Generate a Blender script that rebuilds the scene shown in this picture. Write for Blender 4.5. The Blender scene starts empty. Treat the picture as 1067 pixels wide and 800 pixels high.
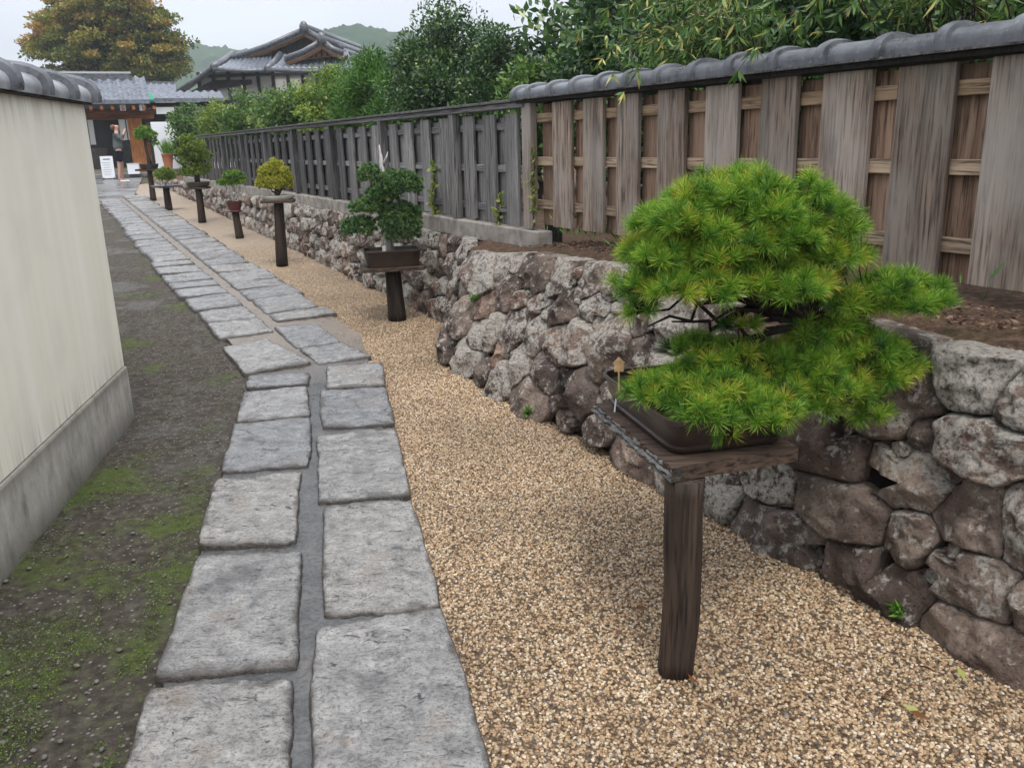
import bpy, math, random
import numpy as np
from mathutils import Vector, noise, Matrix
R = math.radians
rng = np.random.default_rng(7); random.seed(7)
SC = bpy.context.scene
COL = SC.collection

# ------------------------------------------------------------------ camera
FPX = 894.0; PITCH = math.atan(253/894.0); ROLL = -R(1.57); EYE = 1.5
_r0 = np.array([1, 0, 0.]); _u0 = np.array([0, math.sin(PITCH), math.cos(PITCH)])
CF = np.array([0, math.cos(PITCH), -math.sin(PITCH)])
CR = _r0*math.cos(ROLL) + _u0*math.sin(ROLL); CU = -_r0*math.sin(ROLL) + _u0*math.cos(ROLL)
CC = np.array([0, 0, EYE])
cd = bpy.data.cameras.new('camera'); cam = bpy.data.objects.new('camera', cd); COL.objects.link(cam)
cd.sensor_fit = 'HORIZONTAL'; cd.sensor_width = 36; cd.lens = 36*FPX/1067; cd.clip_end = 3000; cd.clip_start = .05
cam.matrix_world = Matrix(((CR[0], CU[0], -CF[0], 0), (CR[1], CU[1], -CF[1], 0), (CR[2], CU[2], -CF[2], EYE), (0, 0, 0, 1)))
SC.camera = cam

# ------------------------------------------------------------------ world, sun, exposure
SUN_EL, SUN_AZ = R(64), R(165)          # soft light from high up, behind the camera
w = bpy.data.worlds.new('World'); SC.world = w; w.use_nodes = True
wn, wl = w.node_tree.nodes, w.node_tree.links
bg = wn['Background']; bg.inputs['Strength'].default_value = .15
sky = wn.new('ShaderNodeTexSky'); sky.sky_type = 'NISHITA'; sky.sun_disc = False
sky.sun_elevation = SUN_EL; sky.sun_rotation = SUN_AZ; sky.dust_density = 4; sky.air_density = .8
tc = wn.new('ShaderNodeTexCoord'); mp = wn.new('ShaderNodeMapping'); mp.inputs['Scale'].default_value = (1, 1, 3.5)
wl.new(tc.outputs['Generated'], mp.inputs['Vector'])
cn = wn.new('ShaderNodeTexNoise'); cn.inputs['Scale'].default_value = 2.2; cn.inputs['Detail'].default_value = 6
wl.new(mp.outputs[0], cn.inputs['Vector'])
cr = wn.new('ShaderNodeValToRGB'); wl.new(cn.outputs['Fac'], cr.inputs[0])
cr.color_ramp.elements[0].position = .35; cr.color_ramp.elements[0].color = (3.08, 3.22, 3.52, 1)
cr.color_ramp.elements[1].position = .7; cr.color_ramp.elements[1].color = (4.15, 4.25, 4.45, 1)
wm = wn.new('ShaderNodeMix'); wm.data_type = 'RGBA'; wm.inputs[0].default_value = .88
wl.new(sky.outputs[0], wm.inputs[6]); wl.new(cr.outputs[0], wm.inputs[7])
# an overcast sky is about three times brighter overhead than at the horizon
wz = wn.new('ShaderNodeSeparateXYZ'); wl.new(tc.outputs['Generated'], wz.inputs[0])
wf = wn.new('ShaderNodeMapRange'); wl.new(wz.outputs[2], wf.inputs[0]); wf.inputs[1].default_value = .05; wf.inputs[2].default_value = 1; wf.inputs[3].default_value = .98; wf.inputs[4].default_value = 2.9
wx = wn.new('ShaderNodeVectorMath'); wx.operation = 'SCALE'; wl.new(wm.outputs[2], wx.inputs[0]); wl.new(wf.outputs[0], wx.inputs['Scale'])
wl.new(wx.outputs[0], bg.inputs['Color'])
sd = bpy.data.lights.new('sun', 'SUN'); sun = bpy.data.objects.new('sun', sd); COL.objects.link(sun)
sd.energy = 1.5; sd.angle = R(16); sd.color = (1, .96, .9)
_sv = Vector((math.sin(SUN_AZ)*math.cos(SUN_EL), math.cos(SUN_AZ)*math.cos(SUN_EL), math.sin(SUN_EL)))
sun.rotation_euler = _sv.to_track_quat('Z', 'Y').to_euler()
SC.view_settings.view_transform = 'Standard'; SC.view_settings.look = 'None'
SC.view_settings.exposure = .56; SC.view_settings.gamma = 1; SC.view_settings.use_curve_mapping = False
SC.cycles.max_bounces = 6; SC.cycles.transparent_max_bounces = 6; SC.cycles.volume_bounces = 1

# ------------------------------------------------------------------ geometry of the place
def g(y): return .03*max(0, min(y, 33)-4.5)
ANG = R(27.6)
DR = np.array([-math.sin(ANG), math.cos(ANG), 0]); NN = np.array([math.cos(ANG), math.sin(ANG), 0])
BASE = np.array([1.08, 2.71, 0.])
def FR(s, n, z=0): return BASE + DR*s + NN*n + np.array([0, 0, z])
def ray(px, py): return CF + CR*(px-533.5)/FPX - CU*(py-400)/FPX
def gnd(px, py, dz=0):
    """where the sight line of a point measured in the photograph meets the ground"""
    d = ray(px, py); t = 1.
    for i in range(300):
        P = CC+d*t; t2 = (g(P[1])+dz-EYE)/d[2] if d[2] < 0 else 60
        t = .5*t+.5*min(t2, 120)
    return CC+d*t
def at(px, py, Y): d = ray(px, py); return CC+d*(Y/d[1])
def onplane(px, py, P0, n): d = ray(px, py); return CC+d*(np.dot(P0-CC, n)/np.dot(d, n))
def fn(P): d = np.asarray(P)-BASE; return d@DR, d@NN     # -> s, n
def nz(p, sc=1., o=3): return noise.fractal(Vector((float(p[0])*sc, float(p[1])*sc, float(p[2])*sc)), 1.0, 2.0, o)

# ------------------------------------------------------------------ object helpers
def tag(o, label=None, cat=None, group=None, kind=None):
    if label: o['label'] = label
    if cat: o['category'] = cat
    if group: o['group'] = group
    if kind: o['kind'] = kind
    return o
def root(name, loc, rz=0):
    o = bpy.data.objects.new(name, None); COL.objects.link(o); o.location = [float(x) for x in loc]; o.rotation_euler[2] = rz
    o.empty_display_size = .1
    return o
class MB:
    def __init__(s): s.v = []; s.f = []
    def add(s, vs, fs):
        k = len(s.v); s.v += [tuple(map(float, p)) for p in vs]; s.f += [tuple(k+i for i in f) for f in fs]; return s
    def box(s, c, d, rz=0, bev=0, taper=0, tilt=0):
        x, y, z = [q/2 for q in d]
        P = []
        b = min(bev, x*.9, y*.9)
        for zz, sc in ((-z, 1), (z, 1-taper)):
            if b: ring = [(x, y-b), (x-b, y), (-x+b, y), (-x, y-b), (-x, -y+b), (-x+b, -y), (x-b, -y), (x, -y+b)]
            else: ring = [(x, y), (-x, y), (-x, -y), (x, -y)]
            for (a, e) in ring:
                P.append((a*sc, e*sc, zz))
        n = len(P)//2
        cs, sn = math.cos(rz), math.sin(rz)
        P = [(c[0]+a*cs-e*sn+tilt*q, c[1]+a*sn+e*cs, c[2]+q) for a, e, q in P]
        F = [tuple(range(n-1, -1, -1)), tuple(range(n, 2*n))]+[(i, (i+1) % n, n+(i+1) % n, n+i) for i in range(n)]
        return s.add(P, F)
    def tube(s, path, rad, n=10, ell=1., rough=0, cap=True):
        path = [Vector([float(q) for q in p]) for p in path]; m = len(path)
        if not hasattr(rad, '__len__'): rad = [rad]*m
        k = len(s.v); up = None
        for i, p in enumerate(path):
            t = (path[min(i+1, m-1)]-path[max(i-1, 0)]).normalized()
            if up is None: up = Vector((0, 1, 0)) if abs(t.z) > .7 else Vector((0, 0, 1))
            a = t.cross(up).normalized(); b = a.cross(t).normalized(); up = b
            for j in range(n):
                th = 2*math.pi*j/n; r = rad[i]
                if rough: r *= 1+rough*noise.noise(Vector((math.cos(th)*2.2+p.x*3, math.sin(th)*2.2+p.y*3, p.z*1.5)))
                s.v.append(tuple(p+a*math.cos(th)*r+b*math.sin(th)*r*ell))
        for i in range(m-1):
            for j in range(n):
                s.f.append((k+i*n+j, k+i*n+(j+1) % n, k+(i+1)*n+(j+1) % n, k+(i+1)*n+j))
        if cap:
            s.f.append(tuple(k+j for j in range(n-1, -1, -1))); s.f.append(tuple(k+(m-1)*n+j for j in range(n)))
        return s
    def lathe(s, c, prof, n=20, sx=1, sy=1, rz=0, sq=0):
        """profile of (radius, z); sq>0 makes it a rounded rectangle"""
        k = len(s.v); cs, sn = math.cos(rz), math.sin(rz)
        for (r, z) in prof:
            for j in range(n):
                th = 2*math.pi*(j+.5)/n; a, b = math.cos(th), math.sin(th)
                if sq: q = (abs(a)**sq+abs(b)**sq)**(1/sq); a, b = a/q, b/q
                a *= r*sx; b *= r*sy
                s.v.append((c[0]+a*cs-b*sn, c[1]+a*sn+b*cs, c[2]+z))
        m = len(prof)
        for i in range(m-1):
            for j in range(n):
                s.f.append((k+i*n+j, k+i*n+(j+1) % n, k+(i+1)*n+(j+1) % n, k+(i+1)*n+j))
        s.f.append(tuple(k+j for j in range(n-1, -1, -1))); s.f.append(tuple(k+(m-1)*n+j for j in range(n)))
        return s
    def build(s, name, mat, parent=None, world=False, smooth=False, bevel=0, auto=None):
        me = bpy.data.meshes.new(name)
        V = s.v
        if world and parent is not None:
            o_ = Vector(parent.location); V = [(a-o_.x, b-o_.y, c-o_.z) for a, b, c in V]
        me.from_pydata(V, [], s.f); me.update()
        ob = bpy.data.objects.new(name, me); COL.objects.link(ob)
        if mat: me.materials.append(mat)
        if parent is not None: ob.parent = parent
        if smooth: me.polygons.foreach_set('use_smooth', [True]*len(me.polygons))
        if auto is not None:
            me.polygons.foreach_set('use_smooth', [True]*len(me.polygons))
            me.set_sharp_from_angle(angle=R(auto))
        if bevel:
            b = ob.modifiers.new('b', 'BEVEL'); b.width = bevel; b.segments = 2; b.limit_method = 'ANGLE'
        return ob
def np_obj(name, V, F, mat, parent=None, v=None, origin=None, smooth=False):
    """V (N,3), F (M,k) arrays -> object; v: one value per face"""
    V = np.asarray(V, dtype=np.float64)
    if origin is not None: V = V-np.array(origin)[None, :]
    me = bpy.data.meshes.new(name); N, (Mf, k) = len(V), F.shape
    me.vertices.add(N); me.vertices.foreach_set('co', V.astype(np.float32).ravel())
    me.loops.add(Mf*k); me.loops.foreach_set('vertex_index', F.astype(np.int32).ravel())
    me.polygons.add(Mf); me.polygons.foreach_set('loop_start', np.arange(0, Mf*k, k, dtype=np.int32))
    me.update(calc_edges=True)
    if v is not None:
        at_ = me.attributes.new('v', 'FLOAT', 'FACE'); at_.data.foreach_set('value', np.asarray(v, dtype=np.float32))
    if smooth: me.polygons.foreach_set('use_smooth', [True]*Mf)
    me.materials.append(mat); ob = bpy.data.objects.new(name, me); COL.objects.link(ob)
    if parent is not None: ob.parent = parent
    return ob

# ------------------------------------------------------------------ material helpers
class NT:
    def __init__(s, name, rough=.8, spec=.3):
        s.m = bpy.data.materials.new(name); s.m.use_nodes = True; s.n = s.m.node_tree.nodes; s.l = s.m.node_tree.links
        s.b = s.n['Principled BSDF']; s.set('Roughness', rough); s.set('Specular IOR Level', spec)
    def set(s, k, v):
        if hasattr(v, 'is_output') or isinstance(v, bpy.types.NodeSocket): s.l.new(v, s.b.inputs[k])
        else: s.b.inputs[k].default_value = v if not (isinstance(v, tuple) and len(v) == 3) else (*v, 1)
        return s
    def _in(s, sock, v):
        if isinstance(v, bpy.types.NodeSocket): s.l.new(v, sock)
        else: sock.default_value = v if not (isinstance(v, tuple) and len(v) == 3 and sock.type == 'RGBA') else (*v, 1)
    def pos(s, scale=(1, 1, 1), obj=False, rand=0):
        if obj: o = s.n.new('ShaderNodeTexCoord').outputs['Object']
        else: o = s.n.new('ShaderNodeNewGeometry').outputs['Position']
        if rand:
            oi = s.n.new('ShaderNodeObjectInfo'); mu = s.n.new('ShaderNodeMath'); mu.operation = 'MULTIPLY'; mu.inputs[1].default_value = rand
            s.l.new(oi.outputs['Random'], mu.inputs[0]); va = s.n.new('ShaderNodeVectorMath'); va.operation = 'ADD'
            s.l.new(o, va.inputs[0]); s.l.new(mu.outputs[0], va.inputs[1]); o = va.outputs[0]
        m = s.n.new('ShaderNodeMapping'); m.inputs['Scale'].default_value = scale; s.l.new(o, m.inputs['Vector']); return m.outputs[0]
    def noise(s, co, scale, detail=5, rough=.55, dist=0):
        t = s.n.new('ShaderNodeTexNoise'); s.l.new(co, t.inputs['Vector']); t.inputs['Scale'].default_value = scale
        t.inputs['Detail'].default_value = detail; t.inputs['Roughness'].default_value = rough; t.inputs['Distortion'].default_value = dist
        return t.outputs['Fac']
    def voro(s, co, scale, out='Color', feat='F1', rnd=1):
        t = s.n.new('ShaderNodeTexVoronoi'); t.feature = feat; s.l.new(co, t.inputs['Vector']); t.inputs['Scale'].default_value = scale
        t.inputs['Randomness'].default_value = rnd
        return t.outputs[out]
    def ramp(s, f, stops, interp='LINEAR'):
        r = s.n.new('ShaderNodeValToRGB'); s.l.new(f, r.inputs[0]); e = r.color_ramp.elements; r.color_ramp.interpolation = interp
        while len(e) < len(stops): e.new(.5)
        for i, (p, c) in enumerate(stops):
            e[i].position = p; e[i].color = (*c, 1) if isinstance(c, tuple) else (c, c, c, 1)
        return r.outputs[0]
    def mix(s, f, a, b, mode='MIX'):
        m = s.n.new('ShaderNodeMix'); m.data_type = 'RGBA'; m.blend_type = mode
        s._in(m.inputs[0], f); s._in(m.inputs[6], a); s._in(m.inputs[7], b); return m.outputs[2]
    def math(s, op, a, b=0.):
        m = s.n.new('ShaderNodeMath'); m.operation = op; s._in(m.inputs[0], a); s._in(m.inputs[1], b); return m.outputs[0]
    def rand(s): return s.n.new('ShaderNodeObjectInfo').outputs['Random']
    def attr(s, n='v'):
        a = s.n.new('ShaderNodeAttribute'); a.attribute_name = n; return a.outputs['Fac']
    def sep(s, co, ax):
        q = s.n.new('ShaderNodeSeparateXYZ'); s.l.new(co, q.inputs[0]); return q.outputs[ax]
    def bump(s, h, st=.3, d=.01, prev=None):
        b = s.n.new('ShaderNodeBump'); b.inputs['Strength'].default_value = st; b.inputs['Distance'].default_value = d
        s.l.new(h, b.inputs['Height'])
        if prev is not None: s.l.new(prev, b.inputs['Normal'])
        s.l.new(b.outputs[0], s.b.inputs['Normal']); return b.outputs[0]

MT = {}
def plain(name, c, rough=.7, spec=.3, var=.25, sc=6, bump=.2):
    t = NT(name, rough, spec); co = t.pos(rand=5)
    n1 = t.noise(co, sc, 6); k = t.ramp(n1, [(.3, 1-var), (.7, 1+var)])
    t.set('Base Color', t.mix(1, c, k, 'MULTIPLY'))
    if bump: t.bump(t.noise(co, sc*8, 4), bump, .01)
    MT[name] = t.m; return t.m

def wood(name, dark, light, axis='z', knots=True, tint=None, rough=.75):
    t = NT(name, rough, .25)
    sc = {'z': (1, 1, .05), 'y': (1, .05, 1), 'x': (.05, 1, 1)}[axis]
    co = t.pos(sc, obj=True, rand=7)
    n1 = t.noise(co, 18, 8, .65, .6); n2 = t.noise(co, 90, 4, .6, .2)
    n3 = t.noise(t.pos((1, 1, .6), obj=True, rand=3), 3.0, 4)
    c = t.ramp(n1, [(.28, dark), (.5, tuple((a+b)/2 for a, b in zip(dark, light))), (.72, light)])
    c = t.mix(t.ramp(n2, [(.36, .9), (.53, 0)]), c, tuple(q*.3 for q in dark)); n4 = t.noise(co, 7, 5, .6, .3); c = t.mix(t.ramp(n4, [(.3, .6), (.5, 0)]), c, tuple(q*.55 for q in dark))
    kv = t.voro(t.pos((.3, 1, .5) if axis == 'z' else (.3, .5, 1), obj=True, rand=9), 3.6, 'Distance'); c = t.mix(t.ramp(kv, [(.035, .85), (.075, 0)]), c, tuple(q*.35 for q in dark))
    if tint: c = t.mix(t.ramp(n3, [(.42, 0), (.68, .75)]), c, tint)
    rr = t.ramp(t.rand(), [(0, .72), (1, 1.22)]); c = t.mix(1, c, rr, 'MULTIPLY')
    t.set('Base Color', c)
    b = t.bump(n2, .5, .004); t.bump(n1, .4, .006, b)
    MT[name] = t.m; return t.m

wood('fence_board_brown', (.12, .088, .066), (.40, .315, .25), 'z', tint=(.33, .30, .27))
wood('fence_back_board', (.16, .092, .06), (.46, .31, .215), 'z', tint=(.30, .205, .15))
wood('fence_rail_brown', (.22, .155, .10), (.5, .385, .27), 'y')
wood('fence_board_grey', (.11, .105, .10), (.38, .365, .345), 'z', tint=(.15, .14, .14))
wood('fence_board_dark', (.045, .043, .044), (.16, .155, .15), 'z')
wood('fence_rail_warm', (.3, .2, .12), (.55, .40, .26), 'y')
wood('fence_rail_grey', (.13, .128, .13), (.32, .315, .31), 'y')
wood('fence_post_black', (.012, .011, .011), (.04, .037, .035), 'z')
wood('stand_wood', (.016, .011, .008), (.085, .058, .042), 'z')
wood('tray_wood', (.03, .02, .015), (.10, .066, .046), 'x')
wood('gate_timber', (.26, .095, .03), (.55, .23, .085), 'z')
wood('gate_beam', (.16, .06, .024), (.36, .15, .06), 'x')
wood('gable_timber', (.2, .1, .05), (.42, .23, .12), 'x')
wood('deadwood', (.3, .28, .26), (.75, .72, .68), 'z')
wood('dark_timber', (.015, .013, .012), (.05, .043, .04), 'z')

def leafmat(name, stops, rough=.45, trans=.25, spec=.35):
    t = NT(name, rough, spec)
    c = t.ramp(t.attr(), stops)
    t.set('Base Color', c)
    tr = t.n.new('ShaderNodeBsdfTranslucent'); t.l.new(c, tr.inputs['Color'])
    mx = t.n.new('ShaderNodeMixShader'); mx.inputs[0].default_value = trans
    t.l.new(t.b.outputs[0], mx.inputs[1]); t.l.new(tr.outputs[0], mx.inputs[2])
    t.l.new(mx.outputs[0], t.n['Material Output'].inputs['Surface'])
    MT[name] = t.m; return t.m
leafmat('needles_bright', [(0, (.022, .07, .012)), (.35, (.075, .19, .018)), (.7, (.18, .34, .026)), (.93, (.32, .43, .035)), (1, (.46, .36, .05))], trans=.3)
leafmat('juniper', [(0, (.022, .06, .022)), (.5, (.065, .15, .05)), (1, (.16, .25, .06))])
leafmat('bonsai_yellow', [(0, (.14, .18, .015)), (.5, (.32, .34, .035)), (1, (.5, .46, .07))])
leafmat('bonsai_green', [(0, (.03, .09, .015)), (.5, (.10, .22, .03)), (1, (.22, .34, .05))])
leafmat('bonsai_olive', [(0, (.045, .09, .016)), (.5, (.12, .19, .03)), (1, (.25, .31, .05))])
leafmat('autumn', [(0, (.05, .085, .02)), (.35, (.15, .19, .035)), (.6, (.30, .27, .05)), (.82, (.42, .27, .07)), (1, (.46, .2, .1))], trans=.4)
leafmat('dark_leaf', [(0, (.012, .034, .012)), (.4, (.04, .095, .026)), (.75, (.10, .19, .045)), (1, (.28, .34, .08))], .32, .3, .55)
leafmat('mid_leaf', [(0, (.025, .065, .015)), (.45, (.075, .16, .028)), (.8, (.15, .25, .045)), (1, (.28, .27, .09))], .4, .25, .4)
leafmat('light_leaf', [(0, (.06, .11, .015)), (.45, (.15, .24, .028)), (.8, (.27, .34, .045)), (1, (.38, .34, .12))], .4, .3, .4)
leafmat('frond_leaf', [(0, (.025, .075, .018)), (.5, (.08, .17, .035)), (.8, (.16, .26, .05)), (1, (.48, .44, .12))], .4, .3, .4)
leafmat('fine_green', [(0, (.03, .08, .016)), (.45, (.08, .19, .028)), (1, (.17, .32, .04))], .5, .25, .3)
leafmat('moss_leaf', [(0, (.03, .06, .01)), (.6, (.085, .14, .02)), (1, (.17, .25, .03))])
leafmat('litter', [(0, (.035, .02, .013)), (.5, (.11, .065, .04)), (1, (.24, .16, .10))], trans=.1)
leafmat('dry_leaf', [(0, (.12, .05, .02)), (.5, (.25, .09, .03)), (1, (.3, .2, .06))], trans=.1)
plain('bark', (.05, .038, .03), .9, .2, .4, 20, .6)
plain('pine_bark', (.022, .017, .014), .9, .2, .4, 30, .7)

def m_gravel(name, pebble):
    t = NT(name, .5, .35)
    if pebble:
        r = t.rand()
    else:
        co = t.pos(); r = t.sep(t.voro(co, 85, 'Color'), 0)
    c = t.ramp(r, [(0, (.07, .042, .024)), (.14, (.17, .105, .056)), (.32, (.29, .195, .11)), (.52, (.40, .30, .18)), (.68, (.33, .21, .11)), (.8, (.48, .385, .26)), (.93, (.60, .53, .42)), (1, (.14, .13, .115))])
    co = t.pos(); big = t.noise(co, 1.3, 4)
    # broad random mottling, darker and lighter, over the whole gravel
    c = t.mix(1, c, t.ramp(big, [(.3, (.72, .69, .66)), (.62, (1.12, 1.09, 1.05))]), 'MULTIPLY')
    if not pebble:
        yy = t.math('DIVIDE', t.sep(co, 1), 20.); c = t.mix(t.ramp(yy, [(.35, 0), (.6, .6)]), c, (.40, .335, .265)); c = t.mix(t.ramp(yy, [(.25, .8), (.5, 0)]), c, (.03, .02, .013))  # near sheet darkened: shade in the gaps between pebbles painted into its colour
    if not pebble:
        d = t.voro(co, 85, 'Distance'); c = t.mix(t.ramp(d, [(.45, 0), (.75, .55)]), c, (.06, .045, .03))
        t.bump(t.math('MULTIPLY', d, -1.), .9, .012)
    else:
        c = t.mix(t.noise(t.pos(obj=True), 300, 2), c, t.mix(.35, c, (.1, .08, .06)))
    t.set('Base Color', c); MT[name] = t.m
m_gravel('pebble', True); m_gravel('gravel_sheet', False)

# stone of the dry wall
def m_stone():
    t = NT('wall_stone', .85, .3); co = t.pos(); rd = t.attr()
    n1 = t.noise(co, 3.5, 8, .62); n2 = t.noise(co, 15, 8, .7); n3 = t.noise(co, 60, 5, .65)
    base = t.ramp(n1, [(.3, (.055, .045, .040)), (.48, (.155, .127, .112)), (.68, (.33, .29, .255))])
    rc = t.ramp(rd, [(0, (.7, .66, .66)), (.25, (1.2, 1.15, 1.08)), (.45, (.85, .77, .74)), (.62, (1.5, 1.46, 1.38)), (.8, (1.2, 1.04, .94)), (.93, (1.1, .82, .66)), (1, (.8, .78, .78))])
    base = t.mix(1, base, rc, 'MULTIPLY')
    amt = t.math('ADD', n2, t.math('MULTIPLY', t.math('SUBTRACT', t.math('FRACT', t.math('MULTIPLY', rd, 7.3)), .5), .24))
    mott = t.ramp(t.noise(co, 5.5, 6, .6), [(.4, (.72, .66, .64)), (.6, (1.15, 1.12, 1.08))]); base = t.mix(1, base, mott, 'MULTIPLY')
    nz_ = t.sep(t.n.new('ShaderNodeNewGeometry').outputs['Normal'], 2)
    amt = t.math('ADD', amt, t.math('MULTIPLY', nz_, .06)); amt = t.math('ADD', amt, .012)
    lich = t.ramp(amt, [(.50, 0), (.585, .85)])
    c = t.mix(lich, base, t.ramp(n3, [(.3, (.26, .24, .21)), (.7, (.56, .53, .47))]))
    cw = t.n.new('ShaderNodeVectorMath'); cw.operation = 'MULTIPLY_ADD'; t.l.new(co, cw.inputs[0]); cw.inputs[1].default_value = (1, 1, 1)
    nv = t.n.new('ShaderNodeTexNoise'); nv.inputs['Scale'].default_value = 40; t.l.new(co, nv.inputs['Vector']); vs_ = t.n.new('ShaderNodeVectorMath'); vs_.operation = 'SCALE'; vs_.inputs['Scale'].default_value = .03; t.l.new(nv.outputs['Color'], vs_.inputs[0]); t.l.new(vs_.outputs[0], cw.inputs[2]); cq = cw.outputs[0]
    sp = t.voro(cq, 30, 'Distance'); sr = t.sep(t.voro(cq, 30, 'Color'), 1)
    spot = t.math('MULTIPLY', t.ramp(sp, [(.15, 1), (.3, 0)]), t.ramp(sr, [(.8, 0), (.83, .7)]))
    c = t.mix(spot, c, (.46, .46, .43))
    c = t.mix(t.ramp(n3, [(.34, .6), (.45, 0)]), c, (.04, .032, .028))
    t.set('Base Color', c)
    b = t.bump(n3, .8, .012); b = t.bump(n2, .8, .035, b)
    MT['wall_stone'] = t.m
m_stone()
def m_slab():
    t = NT('paving_slab', .4, .5); co = t.pos(); rd = t.rand()
    n1 = t.noise(co, 2.6, 6, .6); n2 = t.noise(co, 14, 8, .7, .4); n3 = t.noise(co, 90, 4, .7)
    c = t.ramp(n2, [(.28, (.085, .086, .09)), (.42, (.225, .228, .232)), (.7, (.41, .41, .405))])
    c = t.mix(1, c, t.ramp(rd, [(0, (.84, .85, .87)), (.5, (1.02, 1.0, .97)), (1, (1.14, 1.1, 1.04))]), 'MULTIPLY')
    c = t.mix(t.ramp(n3, [(.38, .55), (.5, 0)]), c, (.05, .05, .052))
    chips = t.noise(t.pos((1, 1.9, 1)), 17, 7, .66, 1.2)
    c = t.mix(t.ramp(chips, [(.35, .9), (.41, 0)]), c, (.035, .036, .04))
    c = t.mix(t.ramp(t.noise(co, 7, 5), [(.58, 0), (.74, .6)]), c, (.15, .105, .07)); c = t.mix(t.ramp(t.noise(co, 3.4, 7, .68), [(.30, .75), (.44, 0)]), c, (.075, .077, .08))
    t.set('Base Color', c)
    t.set('Roughness', t.ramp(n1, [(.35, .12), (.5, .28), (.7, .5)]))
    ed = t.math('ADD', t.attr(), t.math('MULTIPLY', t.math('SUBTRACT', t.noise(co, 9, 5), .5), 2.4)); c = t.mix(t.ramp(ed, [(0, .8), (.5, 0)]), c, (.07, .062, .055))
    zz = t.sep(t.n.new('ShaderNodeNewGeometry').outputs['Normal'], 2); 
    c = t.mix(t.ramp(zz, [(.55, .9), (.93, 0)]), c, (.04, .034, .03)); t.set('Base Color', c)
    b = t.bump(n3, .6, .006); b = t.bump(n2, .9, .02, b); t.bump(chips, .8, .02, b)
    MT['paving_slab'] = t.m
m_slab()
def m_dirt():
    t = NT('verge_dirt', .85, .25); co = t.pos()
    n1 = t.noise(co, 2.2, 7, .65); n2 = t.noise(co, 22, 8, .7); n3 = t.noise(co, 120, 4, .7)
    c = t.ramp(n2, [(.3, (.024, .019, .014)), (.48, (.053, .044, .034)), (.7, (.12, .105, .087))])
    peb = t.voro(co, 60, 'Distance'); pr = t.sep(t.voro(co, 60, 'Color'), 0)
    pm = t.math('MULTIPLY', t.ramp(peb, [(.25, 1), (.35, 0)]), t.ramp(pr, [(.72, 0), (.75, 1)]))
    c = t.mix(pm, c, (.22, .21, .2))
    x = t.sep(co, 1)
    mm = t.math('ADD', n1, t.math('MULTIPLY', t.math('SUBTRACT', n2, .5), .5))
    near = t.ramp(t.math('DIVIDE', x, 10.), [(.1, .09), (.38, .07), (.5, 0), (.9, -.0)])
    mm = t.math('ADD', mm, near)
    moss = t.ramp(mm, [(.56, 0), (.70, .8)])
    c = t.mix(moss, c, t.ramp(n3, [(.3, (.03, .045, .01)), (.7, (.10, .145, .02))]))
    wet = t.ramp(t.noise(co, 1.6, 5, .6), [(.5, .9), (.66, .35)])
    t.set('Base Color', c); t.set('Roughness', wet)
    b = t.bump(n3, .7, .006); t.bump(n2, .9, .03, b); MT['verge_dirt'] = t.m
m_dirt()
def m_mortar():
    t = NT('mortar', .4, .45); co = t.pos(); n1 = t.noise(co, 6, 6); n2 = t.noise(co, 60, 4)
    c = t.ramp(n1, [(.3, (.045, .047, .047)), (.6, (.10, .102, .10)), (.8, (.15, .115, .085))]); c = t.mix(t.ramp(n2, [(.4, .5), (.55, 0)]), c, (.03, .03, .03))
    far = t.ramp(t.math('DIVIDE', t.sep(co, 1), 20.), [(.26, 0), (.33, .8)])
    c = t.mix(far, c, t.ramp(n2, [(.3, (.15, .115, .085)), (.7, (.26, .22, .18))]))
    t.set('Base Color', c); t.set('Roughness', t.ramp(n1, [(.4, .25), (.7, .6)])); t.bump(n2, .9, .008); MT['mortar'] = t.m
m_mortar()
def m_plaster():
    t = NT('plaster', .7, .25); co = t.pos()
    st = t.noise(t.pos((1, 5, .12)), 1.6, 6, .6); n2 = t.noise(co, 3, 6); n3 = t.noise(co, 150, 3)
    c = t.ramp(st, [(.3, (.745, .705, .585)), (.55, (.79, .755, .635)), (.75, (.82, .79, .68))])
    c = t.mix(t.ramp(n2, [(.5, 0), (.8, .35)]), c, (.55, .54, .45))
    z = t.sep(co, 2)
    drip = t.noise(t.pos((1, 14, .35)), 2.2, 5, .7)
    top = t.math('MULTIPLY', t.ramp(t.math('DIVIDE', z, 2.), [(.16, .45), (.24, 0), (.78, 0), (.87, .4)]), t.ramp(drip, [(.42, 0), (.62, 1)]))
    c = t.mix(top, c, (.25, .24, .2))
    t.set('Base Color', c); t.bump(n3, .12, .003); MT['plaster'] = t.m
    t = NT('concrete', .75, .3); co = t.pos()
    st = t.noise(t.pos((1, 3, 1.2)), 3.2, 8, .7); n3 = t.noise(co, 80, 4)
    c = t.ramp(st, [(.3, (.20, .185, .155)), (.5, (.38, .36, .315)), (.72, (.51, .485, .43))])
    z = t.sep(co, 2); c = t.mix(t.ramp(z, [(0.0, .75), (.12, .1), (.24, 0), (.31, .55)]), c, (.10, .095, .075))
    t.set('Base Color', c); t.bump(n3, .3, .005); MT['concrete'] = t.m
m_plaster()
def m_tile(name, c0, c1, rough):
    t = NT(name, rough, .6); co = t.pos(); n1 = t.noise(co, 9, 7, .65); n2 = t.noise(co, 60, 4)
    c = t.ramp(n1, [(.3, c0), (.7, c1)]); c = t.mix(t.ramp(n2, [(.62, 0), (.72, .5)]), c, (.3, .3, .28))
    t.set('Base Color', c); t.set('Roughness', t.ramp(n1, [(.35, rough-.12), (.7, rough+.18)])); t.bump(n2, .25, .004); MT[name] = t.m
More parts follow.
